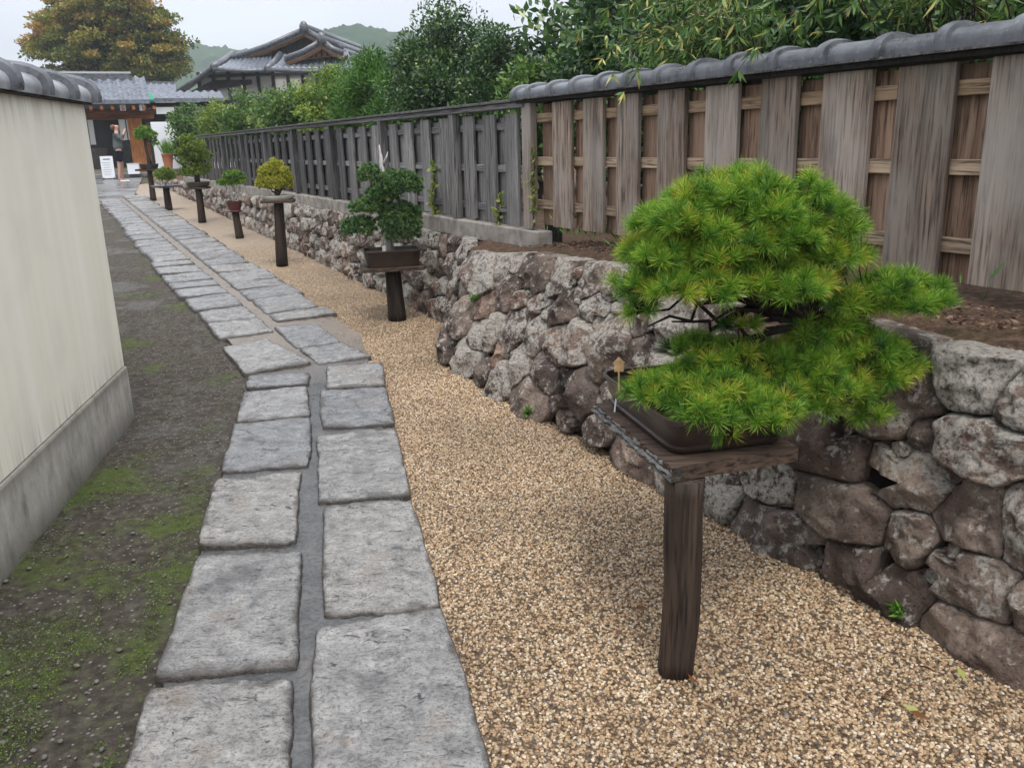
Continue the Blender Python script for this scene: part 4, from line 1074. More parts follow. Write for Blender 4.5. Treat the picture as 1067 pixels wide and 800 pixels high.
# pads in picture measure: (px, py, half w px, half h px, Y)
def pw(x, y, Y): return at(x, y, Y)
k_ = 1/FPX
cs, axs = [], []
big = [(768, 258, 122, 86, 2.62, .30, .040, -.05), (715, 238, 50, 46, 2.5, .14, .040, -.1), (828, 232, 52, 46, 2.55, .15, .040, -.1), (686, 288, 44, 44, 2.50, .13, .040, -.4), (846, 258, 52, 62, 2.66, .2, .040, -.3),
       (725, 300, 60, 22, 2.44, .13, .040, -.1), (800, 300, 64, 26, 2.46, .13, .040, -.2), (940, 311, 52, 30, 2.62, .12, .040, -.4), (888, 314, 42, 22, 2.62, .11, .042, -.4), (868, 346, 44, 20, 2.6, .1, .04, -.5), (668, 318, 26, 26, 2.46, .08, .04, -.6), (770, 338, 30, 10, 2.5, .06, .04, -.6), (975, 318, 16, 16, 2.62, .05, .045, -1),
       (744, 378, 60, 26, 2.52, .13, .038, -.2), (836, 374, 62, 24, 2.57, .14, .038, -.3), (900, 384, 52, 42, 2.6, .12, .038, -.6), (852, 410, 58, 32, 2.50, .12, .038, -.7), (905, 430, 28, 18, 2.5, .07, .04, -.8), (782, 410, 56, 28, 2.42, .12, .038, -.6),
       (700, 404, 38, 22, 2.42, .09, .038, -.5), (745, 420, 48, 28, 2.32, .10, .038, -.6), (792, 434, 42, 22, 2.3, .09, .038, -.7), (762, 452, 26, 6, 2.24, .04, .044, -.8), (735, 425, 14, 14, 2.22, .03, .04, -.8), (812, 448, 16, 9, 2.26, .03, .04, -.8)]
centres = []
for (x, y, a, h, Y, dy, sep, lo) in big:
    c = pw(x, y, Y); dep = (c-CC)@CF; rr = (a*dep*k_, dy, h*dep*k_*1.02); rr = tuple(max(.01, q-.028) for q in rr)
    centres.append((c, rr))
    if max(rr) < .07: o_, x_ = pad(c, rr, sep, lo, 1500, jit=.12); cs += o_; axs += x_; continue
    # a big pad is a heap of small ones
    o_, x_ = pad(c, tuple(q*.80 for q in rr), .062, -.55, 500, jit=.05); cs += o_; axs += x_
    sub, _ = pad(c, (rr[0]*.82, rr[1]*.84, rr[2]*.86), .080, lo, 600, jit=.07)
    for q in sub:
        r_ = random.uniform(.05, .078); o_, x_ = pad(q, (r_, r_, r_*.6), .036, -.15, 260, jit=.15); cs += o_; axs += x_
# drop near-duplicates
keep = []; kc = []
for p, a in zip(cs, axs):
    if kc and np.min(np.linalg.norm(np.array(kc)-p, axis=1)) < .025: continue
    kc.append(p); keep.append(a)
print('pine tufts', len(kc))
tuft_obj('needles', kc, keep, 125, .049, .0013, 'needles_bright', rt, rt.location, vb=.50, vs=.19)
b = MB(); tb = np.array([pc[0]+.02, pc[1]-.03, ZB_+rim]); pts = [tb, tb+[.02, .0, .09], pw(822, 380, 2.55), pw(850, 335, 2.6), pw(835, 300, 2.62), pw(800, 270, 2.62)]
b.tube(pts, [.042, .036, .03, .024, .018, .01], n=12, rough=.35); b.build('trunk', MT['pine_bark'], rt, world=True, smooth=True)
b = MB(); hub = pw(850, 330, 2.6); low = pw(822, 385, 2.54)
for i, (c, rr) in enumerate(centres):
    src = hub if c[2] > low[2]-.02 else low
    if c[1] < 2.34: src = tb+np.array([0, 0, .03])
    woody(b, src, [c-np.array([0, -.02, rr[2]*.6])], .013, .05, 7, .15, 7)
cen = np.array([c for c, _ in centres])
for i, p in enumerate(kc):
    if i % 2 == 0:
        j = np.argmin(np.linalg.norm(cen-p, axis=1)); woody(b, centres[j][0]-np.array([0, 0, centres[j][1][2]*.5]), [p], .0045, .05, 4, .1, 5)
woody(b, hub, [pw(975, 322, 2.62), pw(900, 330, 2.6), pw(700, 335, 2.45), pw(675, 340, 2.42), pw(740, 335, 2.4)], .014, .06, 8, .1, 8)
b.build('branches', MT['pine_bark'], rt, world=True, smooth=True)
# name tag stuck at the rim and small dish
tp = onz(645, 405, ZB_+rim); tg = root('plant_tag', tp); tag(tg, 'small pale wooden house shaped tag at the far left corner of the brown pot', 'plant tag')
tt = pw(645, 380, tp[1]); b = MB(); rgt = np.array([1, 0, 0]); w_, h_ = .0175, .022
o3 = np.array([0, .004, 0]); pl_ = [tt+np.array([-w_*.8, 0, -h_]), tt+np.array([w_*.8, 0, -h_]), tt+np.array([w_*.8, 0, .2*h_]), tt+np.array([w_*1.1, 0, .2*h_]), tt+np.array([0, 0, h_*1.1]), tt+np.array([-w_*1.1, 0, .2*h_]), tt+np.array([-w_*.8, 0, .2*h_])]
b.add(list(pl_)+[q+o3 for q in pl_], [tuple(range(7)), tuple(range(13, 6, -1))]+[(i, 7+i, 7+(i+1) % 7, (i+1) % 7) for i in range(7)]); b.build('board', MT['tag_wood'], tg, world=True)
b = MB(); b.tube([tt+[0, .002, -.02], tp+[0, 0, -.01]], .003, n=6); b.build('stake', MT['tag_wood'], tg, world=True)
b = MB(); x1 = pw(644, 402, cl2[1]-.09); x2 = pw(638, 447, cl2[1]-.11); pin = root('label_pin', x2); tag(pin, 'thin white pin leaning on the outside of the brown pot', 'pin'); b.tube([x1, x2], .0028, n=6); b.build('rod', MT['white_pin'], pin, world=True)
dc = onz(664, 392, ZB_+rim+.01); ds = root('clay_dish', dc); tag(ds, 'small reddish clay dish behind the wooden tag in the brown pot', 'dish'); b = MB(); b.lathe((0, 0, -.012), [(.02, 0), (.028, .022), (.03, .026), (.026, .026), (.02, .012), (.004, .010)], 20); b.build('bowl', MT['pot_red'], ds, smooth=True)

# --- the other six bonsai
def small_stand(bp, tp, rad, lab, board=None, boardmat='tray_wood', rot=0):
    P = gnd(*bp); T = at(tp[0], tp[1], P[1]); rt = root('bonsai_stand', P); tag(rt, lab, 'stand', 'bonsai stands along the gravel')
    b = MB(); b.tube([P+(T-P)*t-[0, 0, .03 if t == 0 else 0] for t in np.linspace(0, 1, 8)], [rad*1.05-.002*i for i in range(8)], n=14, rough=.15); b.build('post', MT['stand_wood'], rt, world=True, smooth=True)
    if board:
        b = MB(); b.box((T[0], T[1], T[2]+board[2]/2), board, rz=rot, bev=.01); b.build('plank', MT[boardmat], rt, world=True, bevel=.003); T = T+np.array([0, 0, board[2]])
    return P, T
def pot(rt, T, prof, mat, sx=1, sy=1, rz=0, sq=0, n=28):
    b = MB(); b.lathe(T, prof, n, sx, sy, rz, sq); b.build('pot', MT[mat], rt, world=True, auto=50)
def blobpads(rt, pads, Y, mat, K, L, w, sep, vb=.5, vs=.18, spread=(10, 85), lo=-.6, dd=.8):
    cs, axs, cc = [], [], []
    for (x, y, a, h) in pads:
        c = at(x, y, Y); dep = (c-CC)@CF; rr = (max(.01, a*dep/FPX-L*.4), max(.01, a*dep/FPX*dd-L*.4), max(.01, h*dep/FPX-L*.4)); o_, x_ = pad(c, rr, sep, lo, 1500, .15); cs += o_; axs += x_; cc.append(c)
        o_, x_ = pad(c, tuple(q*.6 for q in rr), sep*1.3, -.9, 300, .15); cs += o_; axs += x_
    tuft_obj('foliage', cs, axs, K, L, w, mat, rt, rt.location, spread=spread, vb=vb, vs=vs); return cc
# 2: juniper with bleached deadwood
P, T = small_stand((414, 333), (409, 280), .075, 'dark post and plank under the driftwood juniper', (.5, .36, .03), rot=R(12))
rt = root('juniper_bonsai', T); tag(rt, 'juniper bonsai with bleached deadwood spike in a square sided brown pot', 'bonsai')
pot(rt, T, [(.9, 0), (.93, .02), (1, .12), (1.04, .125), (1.04, .135), (.97, .135), (.95, .11), (.01, .11)], 'pot_brown', .23, .16, R(12), 8, 48)
Y = T[1]
cc = blobpads(rt, [(386, 182, 13, 12), (416, 192, 24, 14), (399, 201, 18, 10), (384, 215, 20, 10), (374, 236, 18, 12), (418, 234, 21, 24), (402, 228, 10, 12), (430, 222, 11, 9), (405, 184, 10, 8)], Y, 'juniper', 30, .034, .0055, .032, dd=.9)
b = MB(); b.tube([T+[-.02, 0, .1], at(402, 238, Y), at(399, 215, Y), at(401, 195, Y), at(398, 175, Y), at(397, 163, Y), at(395, 151, Y)], [.045, .032, .026, .022, .018, .012, .003], n=12, rough=.5); b.build('trunk', MT['deadwood'], rt, world=True, smooth=True)
b = MB(); b.tube([at(399, 172, Y), at(403, 163, Y-.02), at(404, 158, Y-.02)], [.014, .008, .002], n=6, rough=.4); b.build('jin', MT['deadwood'], rt, world=True, smooth=True)
b = MB(); woody(b, at(400, 225, Y), cc, .014, .06, 6, .1, 6); b.build('branches', MT['bark'], rt, world=True, smooth=True)
lt = root('plant_tag', T+np.array([-.04, -.13, .12])); tag(lt, 'tiny pale yellow tag on the front of the juniper pot', 'plant tag'); b = MB(); b.box((0, 0, .03), (.03, .006, .05), bev=.002); b.build('plate', MT['pot_pale'], lt)
# 3: yellow green mound in a pale shallow tray
P, T = small_stand((294, 277), (290, 211), .065, 'dark post and board under the yellow green mound bonsai', (.37, .28, .03), rot=R(8))
rt = root('mound_bonsai', T); tag(rt, 'rounded yellow green bonsai in a shallow pale tray', 'bonsai')
pot(rt, T, [(.85, 0), (.95, .02), (1, .045), (1, .05), (.94, .05), (.9, .035), (.01, .04)], 'pot_pale', .19, .14, R(8), 0)
Y = T[1]; cc = blobpads(rt, [(277, 182, 9, 9), (285, 176, 10, 10), (294, 180, 9, 8), (300, 188, 7, 8), (288, 189, 14, 8), (274, 191, 8, 6), (290, 172, 6, 5)], Y, 'bonsai_yellow', 26, .035, .006, .036, lo=-.9, dd=1)
b = MB(); woody(b, T+[0, 0, .04], cc+[at(283, 188, Y), at(292, 190, Y)], .012, .05, 5, .1, 6); b.build('stems', MT['bark'], rt, world=True, smooth=True)
# 4: small tree in a red pot
P, T = small_stand((250, 248), (245, 221), .06, 'short dark post under the small red potted bonsai', None)
rt = root('red_pot_bonsai', T); tag(rt, 'small spreading green bonsai in a dark red footed pot', 'bonsai')
pot(rt, T, [(.09, 0), (.10, .015), (.08, .03), (.10, .08), (.11, .14), (.12, .145), (.12, .16), (.10, .16), (.095, .14), (.01, .14)], 'pot_red')
Y = T[1]; cc = blobpads(rt, [(234, 190, 8, 4), (243, 183, 10, 6), (251, 188, 7, 5), (240, 190, 10, 4)], Y, 'bonsai_green', 26, .045, .009, .045, dd=1)
b = MB(); woody(b, T+[0, 0, .14], cc, .014, .1, 5, .1, 6); woody(b, T+[.03, 0, .14], cc[:2], .012, .1, 5, .1, 6); b.build('stems', MT['deadwood'], rt, world=True, smooth=True)
# 5: tall layered conifer
P, T = small_stand((211, 232), (207, 197), .065, 'dark post under the tall layered bonsai', (.34, .26, .03))
rt = root('layered_bonsai', T); tag(rt, 'tall bushy layered bonsai in a dark oval pot', 'bonsai')
pot(rt, T, [(.8, 0), (.95, .02), (1, .07), (1.04, .075), (1.04, .085), (.94, .085), (.9, .07), (.01, .07)], 'pot_dark', .19, .15)
Y = T[1]; cc = blobpads(rt, [(195, 145, 9, 6), (202, 152, 12, 7), (192, 158, 9, 6), (209, 162, 11, 7), (197, 168, 11, 7), (212, 172, 9, 7), (203, 178, 14, 6), (195, 179, 8, 6)], Y, 'bonsai_olive', 26, .05, .011, .055, dd=1)
b = MB(); b.tube([T+[0, 0, .06], at(204, 175, Y), at(201, 160, Y), at(198, 145, Y)], [.05, .04, .025, .008], n=9, rough=.3); woody(b, at(203, 172, Y), cc, .014, .06, 5, .1, 6); b.build('trunk', MT['bark'], rt, world=True, smooth=True)
# 6: low mound on a blue disc
P, T = small_stand((176, 219), (173, 196), .07, 'short dark post under the blue dish planting', None)
rt = root('dish_planting', T); tag(rt, 'low fine leaved planting in a flat blue dish', 'bonsai')
pot(rt, T, [(.12, 0), (.23, .015), (.27, .04), (.28, .05), (.25, .05), (.22, .035), (.01, .04)], 'pot_blue')
Y = T[1]; cc = blobpads(rt, [(166, 182, 6, 5), (173, 180, 8, 6), (179, 183, 5, 5), (172, 185, 9, 4)], Y, 'bonsai_olive', 30, .07, .008, .05, dd=1)
b = MB(); woody(b, T+[0, 0, .04], cc, .012, .1, 4, .1, 5); b.build('stems', MT['deadwood'], rt, world=True)
# 7: umbrella shaped tree with bent trunk
P, T = small_stand((160, 209), (156, 178), .065, 'farthest dark post, carrying the bent trunk bonsai by the gate', (.5, .36, .04))
rt = root('bent_trunk_bonsai', T); tag(rt, 'flat crowned bonsai with a bare bent trunk nearest the gate', 'bonsai')
pot(rt, T, [(.8, 0), (.92, .02), (1, .09), (1.04, .095), (1.04, .105), (.94, .105), (.9, .09), (.01, .09)], 'pot_dark', .2, .15)
Y = T[1]; cc = blobpads(rt, [(145, 139, 6, 5), (151, 137, 7, 6), (157, 141, 7, 5), (150, 143, 9, 4), (162, 148, 4, 4)], Y, 'bonsai_green', 26, .07, .014, .065, dd=1)
b = MB(); b.tube([T+[.02, 0, .08], at(154, 163, Y), at(152, 155, Y), at(151, 148, Y), at(150, 142, Y)], [.06, .035, .03, .025, .015], n=8, rough=.3); woody(b, at(151, 148, Y), cc, .014, .06, 4, .1, 5); b.build('trunk', MT['bark'], rt, world=True, smooth=True)

# grass in a terracotta pot at the far fence end
gp = at(176, 176, 24.5); gz = at(176, 164, 24.5)[2]
rt = root('potted_grass', (gp[0], gp[1], gp[2])); tag(rt, 'upright green grass in an orange pot beside the last fence post', 'potted plant')
b = MB(); b.lathe((0, 0, 0), [(.10, 0), (.13, .2), (.15, .36), (.16, .37), (.16, .4), (.13, .4), (.01, .37)], 18); b.build('pot', MT['pot_orange'], rt, auto=50)
k = 260; P_ = rng.normal(size=(k, 3))*[.06, .06, 0]+[0, 0, .38]; D = unit(rng.normal(size=(k, 3))*[.3, .3, .05]+[0, 0, 1]); V, F = leafquads(P_, D, rng.uniform(.25, .5, k), np.full(k, .014)); np_obj('grass_blades', V, F, MT['fine_green'], rt, v=rng.uniform(.3, 1, k))
# pillar of stone it stands on
ps = root('stone_block', (gp[0], gp[1]+.0, g(gp[1])-.02)); tag(ps, 'rough stone block carrying the orange potted grass', 'stone block'); hh = gp[2]-ps.location.z; b = MB(); b.box((0, 0, hh/2), (.5, .5, hh), bev=.05, taper=.1); b.build('block', MT['wall_stone'], ps, bevel=.03)

# ------------------------------------------------------------------ gate and buildings at the far end
def tiled(name, w_, l_, rise, nx, ny, mat, rt, loc, rz=0, wave=.035, step=.03, over=None, curve=0.):
    """one roof slope: local x across, y up the slope (horizontal run l_, climbing rise); loc is the eave middle"""
    sx, sy = 6, 4; NX, NY = nx*sx, ny*sy; V = []; F = []
    cs, sn = math.cos(rz), math.sin(rz)
    for j in range(NY+1):
        for i in range(NX+1):
            u = i/NX; v_ = j/NY; ww = w_
            if over: ww = w_+(over-w_)*v_
            x = (u-.5)*ww; y = v_*l_; ph = (i % sx)/sx; fr = (j % sy)/sy
            z = rise*v_-curve*math.sin(math.pi*v_)+wave*(math.cos(2*math.pi*ph))*.7+step*(1-fr)+(curve*.6*abs(2*u-1)**4)
            V.append((loc[0]+x*cs-y*sn, loc[1]+x*sn+y*cs, loc[2]+z))
    k = len(V)
    for j in range(NY):
        for i in range(NX): a = j*(NX+1)+i; F.append((a, a+1, a+NX+2, a+NX+1))
    # underside
    for (i, j) in ((0, 0), (NX, 0), (NX, NY), (0, NY)):
        x, y, z = V[j*(NX+1)+i]; V.append((x, y, z-.12))
    F4 = [f for f in F]; b = MB(); b.add(V, F4+[(k, k+3, k+2, k+1), (0, k, k+1, NX), (NX, k+1, k+2, NY*(NX+1)+NX), (0, NY*(NX+1), k+3, k)])
    return b.build(name, MT[mat], rt, auto=50)
GY = 29.0
gL = at(90, 186, GY); gR = at(148, 184, GY)
gate = root('gate_house', (gR[0], gR[1], g(GY)), R(24)); tag(gate, 'roofed entrance gate with reddish timber pillars and grey tiles', 'gate')
gz0 = 0
mpp = GY/FPX/CF[1]
Z = lambda py: at(140, py, GY)[2]-g(GY)
b = MB(); b.box((0, 0, Z(124)/2+0.02), (.42, .36, Z(124)-.02), bev=.02); b.build('pillar', MT['gate_timber'], gate, bevel=.01)
b = MB(); b.box((-2.9, 0, Z(124)/2+.02), (.42, .36, Z(124)-.02), bev=.02); b.build('pillar', MT['gate_timber'], gate, bevel=.01)
b = MB(); b.box((.42, .75, Z(130)/2), (.3, .3, Z(130)), bev=.02); b.build('rear_post', MT['gate_timber'], gate, bevel=.01)
b = MB(); b.box((-3.1, 2.2, Z(124)/2+.02), (.3, .3, Z(124)-.02), bev=.02); b.build('rear_post', MT['gate_timber'], gate, bevel=.01)
b = MB(); b.box((-1.5, 0, Z(119)), (4.2, .32, .32)); b.build('lintel', MT['gate_beam'], gate, bevel=.015)
b = MB()
for k in range(14): b.box((-3.3+k*.3, -.55, Z(112)-.06), (.09, 1.3, .1))
b.build('rafters', MT['gate_beam'], gate)
for x in (.25, -.3, -2.9):
    b = MB(); b.box((x, -.95, Z(113)-.02), (.16, .06, .18)); b.build('bracket', MT['white_panel'], gate)
ez = Z(110); rz_ = Z(82)
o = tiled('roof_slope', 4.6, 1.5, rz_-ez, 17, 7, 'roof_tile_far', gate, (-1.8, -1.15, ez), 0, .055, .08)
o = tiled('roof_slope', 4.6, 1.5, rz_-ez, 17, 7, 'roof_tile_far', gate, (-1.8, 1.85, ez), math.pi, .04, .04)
b = MB(); b.box((-1.95, .35, rz_+.02), (4.1, .34, .18), bev=.04); b.tube([(-4.0, .35, rz_+.15), (.1, .35, rz_+.15)], .09, n=12); b.build('ridge', MT['roof_tile'], gate, auto=40)
b = MB(); b.add([(.5, -1.0, ez), (.5, .35, rz_), (.5, 1.7, ez), (.42, -1.0, ez), (.42, .35, rz_), (.42, 1.7, ez)], [(0, 1, 2), (5, 4, 3), (0, 3, 4, 1), (1, 4, 5, 2), (0, 2, 5, 3)]); b.build('gable', MT['dark_timber'], gate)
b = MB(); b.box((-1.5, -.3, .03), (5.6, 1.6, .14)); b.build('threshold', MT['wet_stone'], gate, bevel=.02)
# what is seen through the gate: a dark timber hall front
hall = root('entrance_hall', tuple(at(110, 180, 36))[:2]+(g(36),), R(24)); tag(hall, 'dark timber entrance hall seen through the gate opening', 'building')
b = MB(); b.box((0, 1.5, 1.4), (4.6, .2, 2.8)); b.build('wall', MT['interior_dark'], hall)
for i, x in enumerate((-1.6, .45, 1.95)):
    b = MB(); b.box((x, 1.35, 1.5), (.16, .14, 3)); b.build('post', MT['dark_timber'], hall)
for x, w_, z0, z1, m in ((-.55, .75, .95, 2.2, 'white_plaster'), (1.2, .9, 1.1, 2.1, 'white_plaster'), (-1.9, .4, 1.0, 2.1, 'white_plaster')):
    b = MB(); b.box((x, 1.38, (z0+z1)/2), (w_, .05, z1-z0)); w1 = b.build('window', MT[m], hall); b = MB()
    for q in (-.5, -.17, .17, .5): b.box((x+q*w_, 1.35, (z0+z1)/2), (.04, .04, z1-z0+.04))
    b.build('frame', MT['dark_timber'], w1)
b = MB(); b.box((-.6, .9, .4), (1.6, .6, .8)); b.build('bench', MT['dark_timber'], hall, bevel=.02)
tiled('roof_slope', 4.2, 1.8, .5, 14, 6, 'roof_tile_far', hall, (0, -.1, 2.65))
# white sign board with illegible lines stands on the forecourt
sg = gnd(114, 187); sgn = root('notice_board', sg, R(20)); tag(sgn, 'white notice board standing on the ground beside the person', 'sign')
b = MB(); b.box((0, 0, .36), (.36, .03, .66), tilt=0); b.build('panel', MT['white_panel'], sgn, bevel=.004)
b = MB(); b.box((-.15, .06, .03), (.03, .26, .05)); b.box((.15, .06, .03), (.03, .26, .05)); b.build('feet', MT['phone'], sgn)
b = MB(); b.box((0, -.0172, .60), (.2, .002, .03))
for k in range(6): b.box((-.02, -.0172, .5-k*.07), (.24-.03*(k % 3), .002, .008))
b.build('text_lines', MT['pot_blue'], sgn)
sg = gnd(131, 186); s2 = root('notice_board', sg+np.array([.2, .2, .1]), R(20)); tag(s2, 'low white box against the foot of the gate pillar', 'box')
s2.name = 'white_box'; b = MB(); b.box((0, 0, .17), (.34, .2, .30), bev=.01); b.build('body', MT['white_panel'], s2, bevel=.005); b = MB(); b.box((0, 0, .335), (.36, .22, .02)); b.build('lid', MT['white_plaster'], s2, bevel=.005)
# white wall panel right of the gate, and awning bits
pn = root('white_screen_wall', tuple(at(177, 178, 27.5))[:2]+(g(27.5),), R(24)); tag(pn, 'plain white wall panel between the gate and the dark fence end', 'wall')
zt = at(177, 127, 27.5)[2]-g(27.5); b = MB(); b.box((0.05, .1, zt/2), (.85, .12, zt)); b.build('panel', MT['white_panel'], pn, bevel=.01); b = MB(); b.box((-.42, .1, zt/2), (.08, .14, zt-.02)); b.build('frame', MT['dark_timber'], pn)
ln = root('lean_to', tuple(at(180, 178, 31))[:2]+(g(31),), R(24)); tag(ln, 'low tiled lean to roof on dark posts right of the gate', 'shed')
zt = at(180, 105, 31)[2]-g(31); tiled('roof_slope', 2.7, 1.0, .32, 10, 4, 'roof_tile_far', ln, (.65, 0, zt), 0, .05, .05)
b = MB(); b.box((.8, .3, zt-.12), (3.3, .1, .14)); b.build('beam', MT['dark_timber'], ln)
for x in (-.75, .4, 2.3):
    b = MB(); b.box((x, .3, (zt-.1)/2), (.15, .15, zt-.1)); b.build('post', MT['dark_timber'], ln, bevel=.01)
b = MB(); b.box((1.5, .9, zt/2-.1), (1.9, .08, zt-.2)); b.build('wall', MT['white_plaster'], ln)
b = MB(); b.box((-.12, .9, zt/2-.2), (1.2, .08, zt-.4)); b.build('lattice', MT['interior_dark'], ln)
aw = root('green_canopy', at(153, 104, 30.3), R(24)); tag(aw, 'small green canopy between the gate roof and the lean to', 'canopy'); b = MB()
b.add([(-.22, 0, 0), (.22, 0, 0), (.2, .5, .25), (-.2, .5, .25), (-.22, 0, -.06), (.22, 0, -.06), (.2, .5, .19), (-.2, .5, .19)], [(0, 1, 2, 3), (7, 6, 5, 4), (0, 4, 5, 1), (1, 5, 6, 2), (2, 6, 7, 3), (3, 7, 4, 0)]); b.build('cloth', MT['green_awning'], aw)
b = MB(); b.box((-.15, .45, -1.4), (.05, .05, 3.1)); b.build('pole', MT['dark_timber'], aw)
# pale tiled roof in the middle distance
mr = root('storehouse', tuple(at(171, 170, 40))[:2]+(g(40),), R(20)); tag(mr, 'low storehouse with a pale tiled roof behind the gate', 'building')
z1 = at(171, 99, 40)[2]-g(40); z2 = at(171, 84, 40)[2]-g(40)
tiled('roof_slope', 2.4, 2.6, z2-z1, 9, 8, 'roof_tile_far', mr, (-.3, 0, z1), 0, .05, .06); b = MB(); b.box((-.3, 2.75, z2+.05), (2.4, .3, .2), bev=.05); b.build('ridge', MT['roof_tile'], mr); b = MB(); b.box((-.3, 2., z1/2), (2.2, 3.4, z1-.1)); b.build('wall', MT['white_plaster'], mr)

# the big house with stepped gables
HY = 45.
hs = root('tiled_house', tuple(at(270, 170, HY))[:2]+(g(HY),), R(0)); tag(hs, 'large traditional house with two stepped gables and grey tiled roofs', 'house')
H0 = np.array(hs.location)
def hp(px, py, dy=0): p = at(px, py, HY+dy)-H0; return p
def gable(peak, left, right, depth, name_w, thick=.28, overh=.5):
    """gable end facing the camera; peak,left,right local points; ridge runs away from it"""
    A, Lp, Rp = [np.array(q) for q in (peak, left, right)]
    dv = np.array([.12, 1, 0])*depth
    for (E, side) in ((Lp, -1), (Rp, 1)):
        # tiled slope as displaced grid between eave line E..E+dv and ridge A..A+dv
        nx, ny = int(depth/.28)*4, 24; V = []; F = []; up = np.array([0, 0, 1])
        for j in range(ny+1):
            for i in range(nx+1):
                u = i/nx; v_ = j/ny; p = E+(A-E)*v_+dv*u-dv/depth*overh; sag = -.10*math.sin(math.pi*v_)
                V.append(p+up*(sag+.03*math.cos(2*math.pi*i/4)+.035*(1-(j % 3)/3)))
        for j in range(ny):
            for i in range(nx): a = j*(nx+1)+i; F.append((a, a+1, a+nx+2, a+nx+1) if side > 0 else (a, a+nx+1, a+nx+2, a+1))
        b = MB(); b.add(V, F); o = b.build('roof_slope', MT['roof_tile_far'], hs, auto=50); sd_ = o.modifiers.new('s', 'SOLIDIFY'); sd_.thickness = .16; sd_.offset = -1
        # verge roll along the rake
        b = MB(); b.tube([E+np.array([0, -overh-.03, .02]), (E+A)/2+np.array([0, -overh-.03, -.03]), A+np.array([0, -overh-.03, .08])], .13, n=10); b.build('verge_roll', MT['roof_tile'], hs, smooth=True)
        b = MB(); b.tube([E+np.array([0, -overh+.05, -.18]), (E+A)/2+np.array([0, -overh+.05, -.24]), A+np.array([0, -overh+.05, -.14])], .11, n=4); b.build('bargeboard', MT['gable_timber'], hs)
    b = MB(); b.tube([A+np.array([0, -overh-.12, .14]), A+dv+np.array([0, 0, .14])], .2, n=12); b.build('ridge', MT['roof_tile'], hs, smooth=True)
    b = MB(); b.lathe(A+np.array([0, -overh-.15, .02]), [(.1, -.1), (.2, 0), (.22, .2), (.12, .38), (.03, .42)], 12, 1, .6); b.build('ridge_end', MT['roof_tile'], hs, smooth=True)
    b = MB(); b.add([Lp+[.2, 0, -.05], Rp+[-.2, 0, -.05], A+[0, 0, -.1]], [(0, 1, 2)]); w_ = b.build(name_w, MT['gable_timber' if depth < 8 else 'dark_timber'], hs)
    b = MB()
    for t in np.linspace(.12, .88, 9):
        p = Lp*(1-t)+Rp*t; hgt = (A[2]-p[2])*(t if t < .5 else 1-t)*2
        px_ = p[0]; zt_ = Lp[2]+(A[2]-Lp[2])*min((px_-Lp[0])/(A[0]-Lp[0]+1e-6), (Rp[0]-px_)/(Rp[0]-A[0]+1e-6))
        b.box((px_, p[1]-.05, (p[2]+zt_)/2-.05), (.06, .05, max(.05, zt_-p[2]-.1)))
    b.build('lattice', MT['dark_timber'], w_)
gable(hp(320, 34), hp(240, 64), hp(360, 52), 9, 'gable_wall')
gable(hp(338, 46, -2), hp(300, 63, -2), hp(360, 57, -2), 6, 'gable_wall')
# skirt roof
def slope4(a, b_, c, d, name='roof_slope', nx=40, ny=12, per=4):
    V = []; F = []
    for j in range(ny+1):
        for i in range(nx+1):
            u, v_ = i/nx, j/ny; p = a*(1-u)*(1-v_)+b_*u*(1-v_)+c*u*v_+d*(1-u)*v_
            V.append(p+np.array([0, 0, .035*math.cos(2*math.pi*i/per)+.045*(1-(j % 3)/3)-.08*math.sin(math.pi*v_)]))
    for j in range(ny):
        for i in range(nx): k = j*(nx+1)+i; F.append((k, k+1, k+nx+2, k+nx+1))
    b = MB(); b.add(V, F); o = b.build(name, MT['roof_tile_far'], hs, auto=50); m_ = o.modifiers.new('s', 'SOLIDIFY'); m_.thickness = .14; m_.offset = -1
slope4(hp(222, 71, -2.2), hp(282, 73, -2.2), hp(282, 57, 0), hp(243, 57, 0))
slope4(hp(278, 71, -3), hp(366, 72, -3), hp(362, 54, -1), hp(292, 58, -1), nx=56)
slope4(hp(188, 96, 1.), hp(222, 71, -2.2), hp(243, 57, 0), hp(222, 66, 4), nx=28)
for (p, q, r_) in ((hp(222, 70, -2.3), hp(243, 56, 0), .16), (hp(186, 95, 1), hp(222, 70, -2.2), .12), (hp(222, 72, -2.3), hp(283, 74, -2.3), .09), (hp(278, 72, -3.1), hp(292, 57, -1), .15), (hp(278, 73, -3.1), hp(366, 74, -3.1), .09)):
    b = MB(); b.tube([p, (p+q)/2+np.array([0, 0, -.05]), q], r_, n=10); b.build('hip_roll', MT['roof_tile'], hs, smooth=True)
zw = hp(250, 72, 0)[2]
xl, xr = hp(207, 80, 0)[0], hp(362, 80, 0)[0]
b = MB(); b.box(((xl+xr)/2, 2.0, zw/2-.05), (xr-xl, 4.0, zw-.1)); b.build('wall', MT['white_plaster'], hs)
b = MB()
for x in np.linspace(xl, xr, 11): b.box((x, -.03, zw/2), (.16, .08, zw-.2))
for z in (zw-.3, zw-1.5): b.box(((xl+xr)/2, -.05, z), (xr-xl, .07, .14))
b.build('timber_frame', MT['dark_timber'], hs)
b = MB(); b.add([hp(195, 97, -.5), hp(262, 88, -.5), hp(262, 83, -.5), hp(222, 84, -.5)], [(0, 1, 2, 3)]); o = b.build('side_gable', MT['dark_timber'], hs); m_ = o.modifiers.new('s', 'SOLIDIFY'); m_.thickness = .1

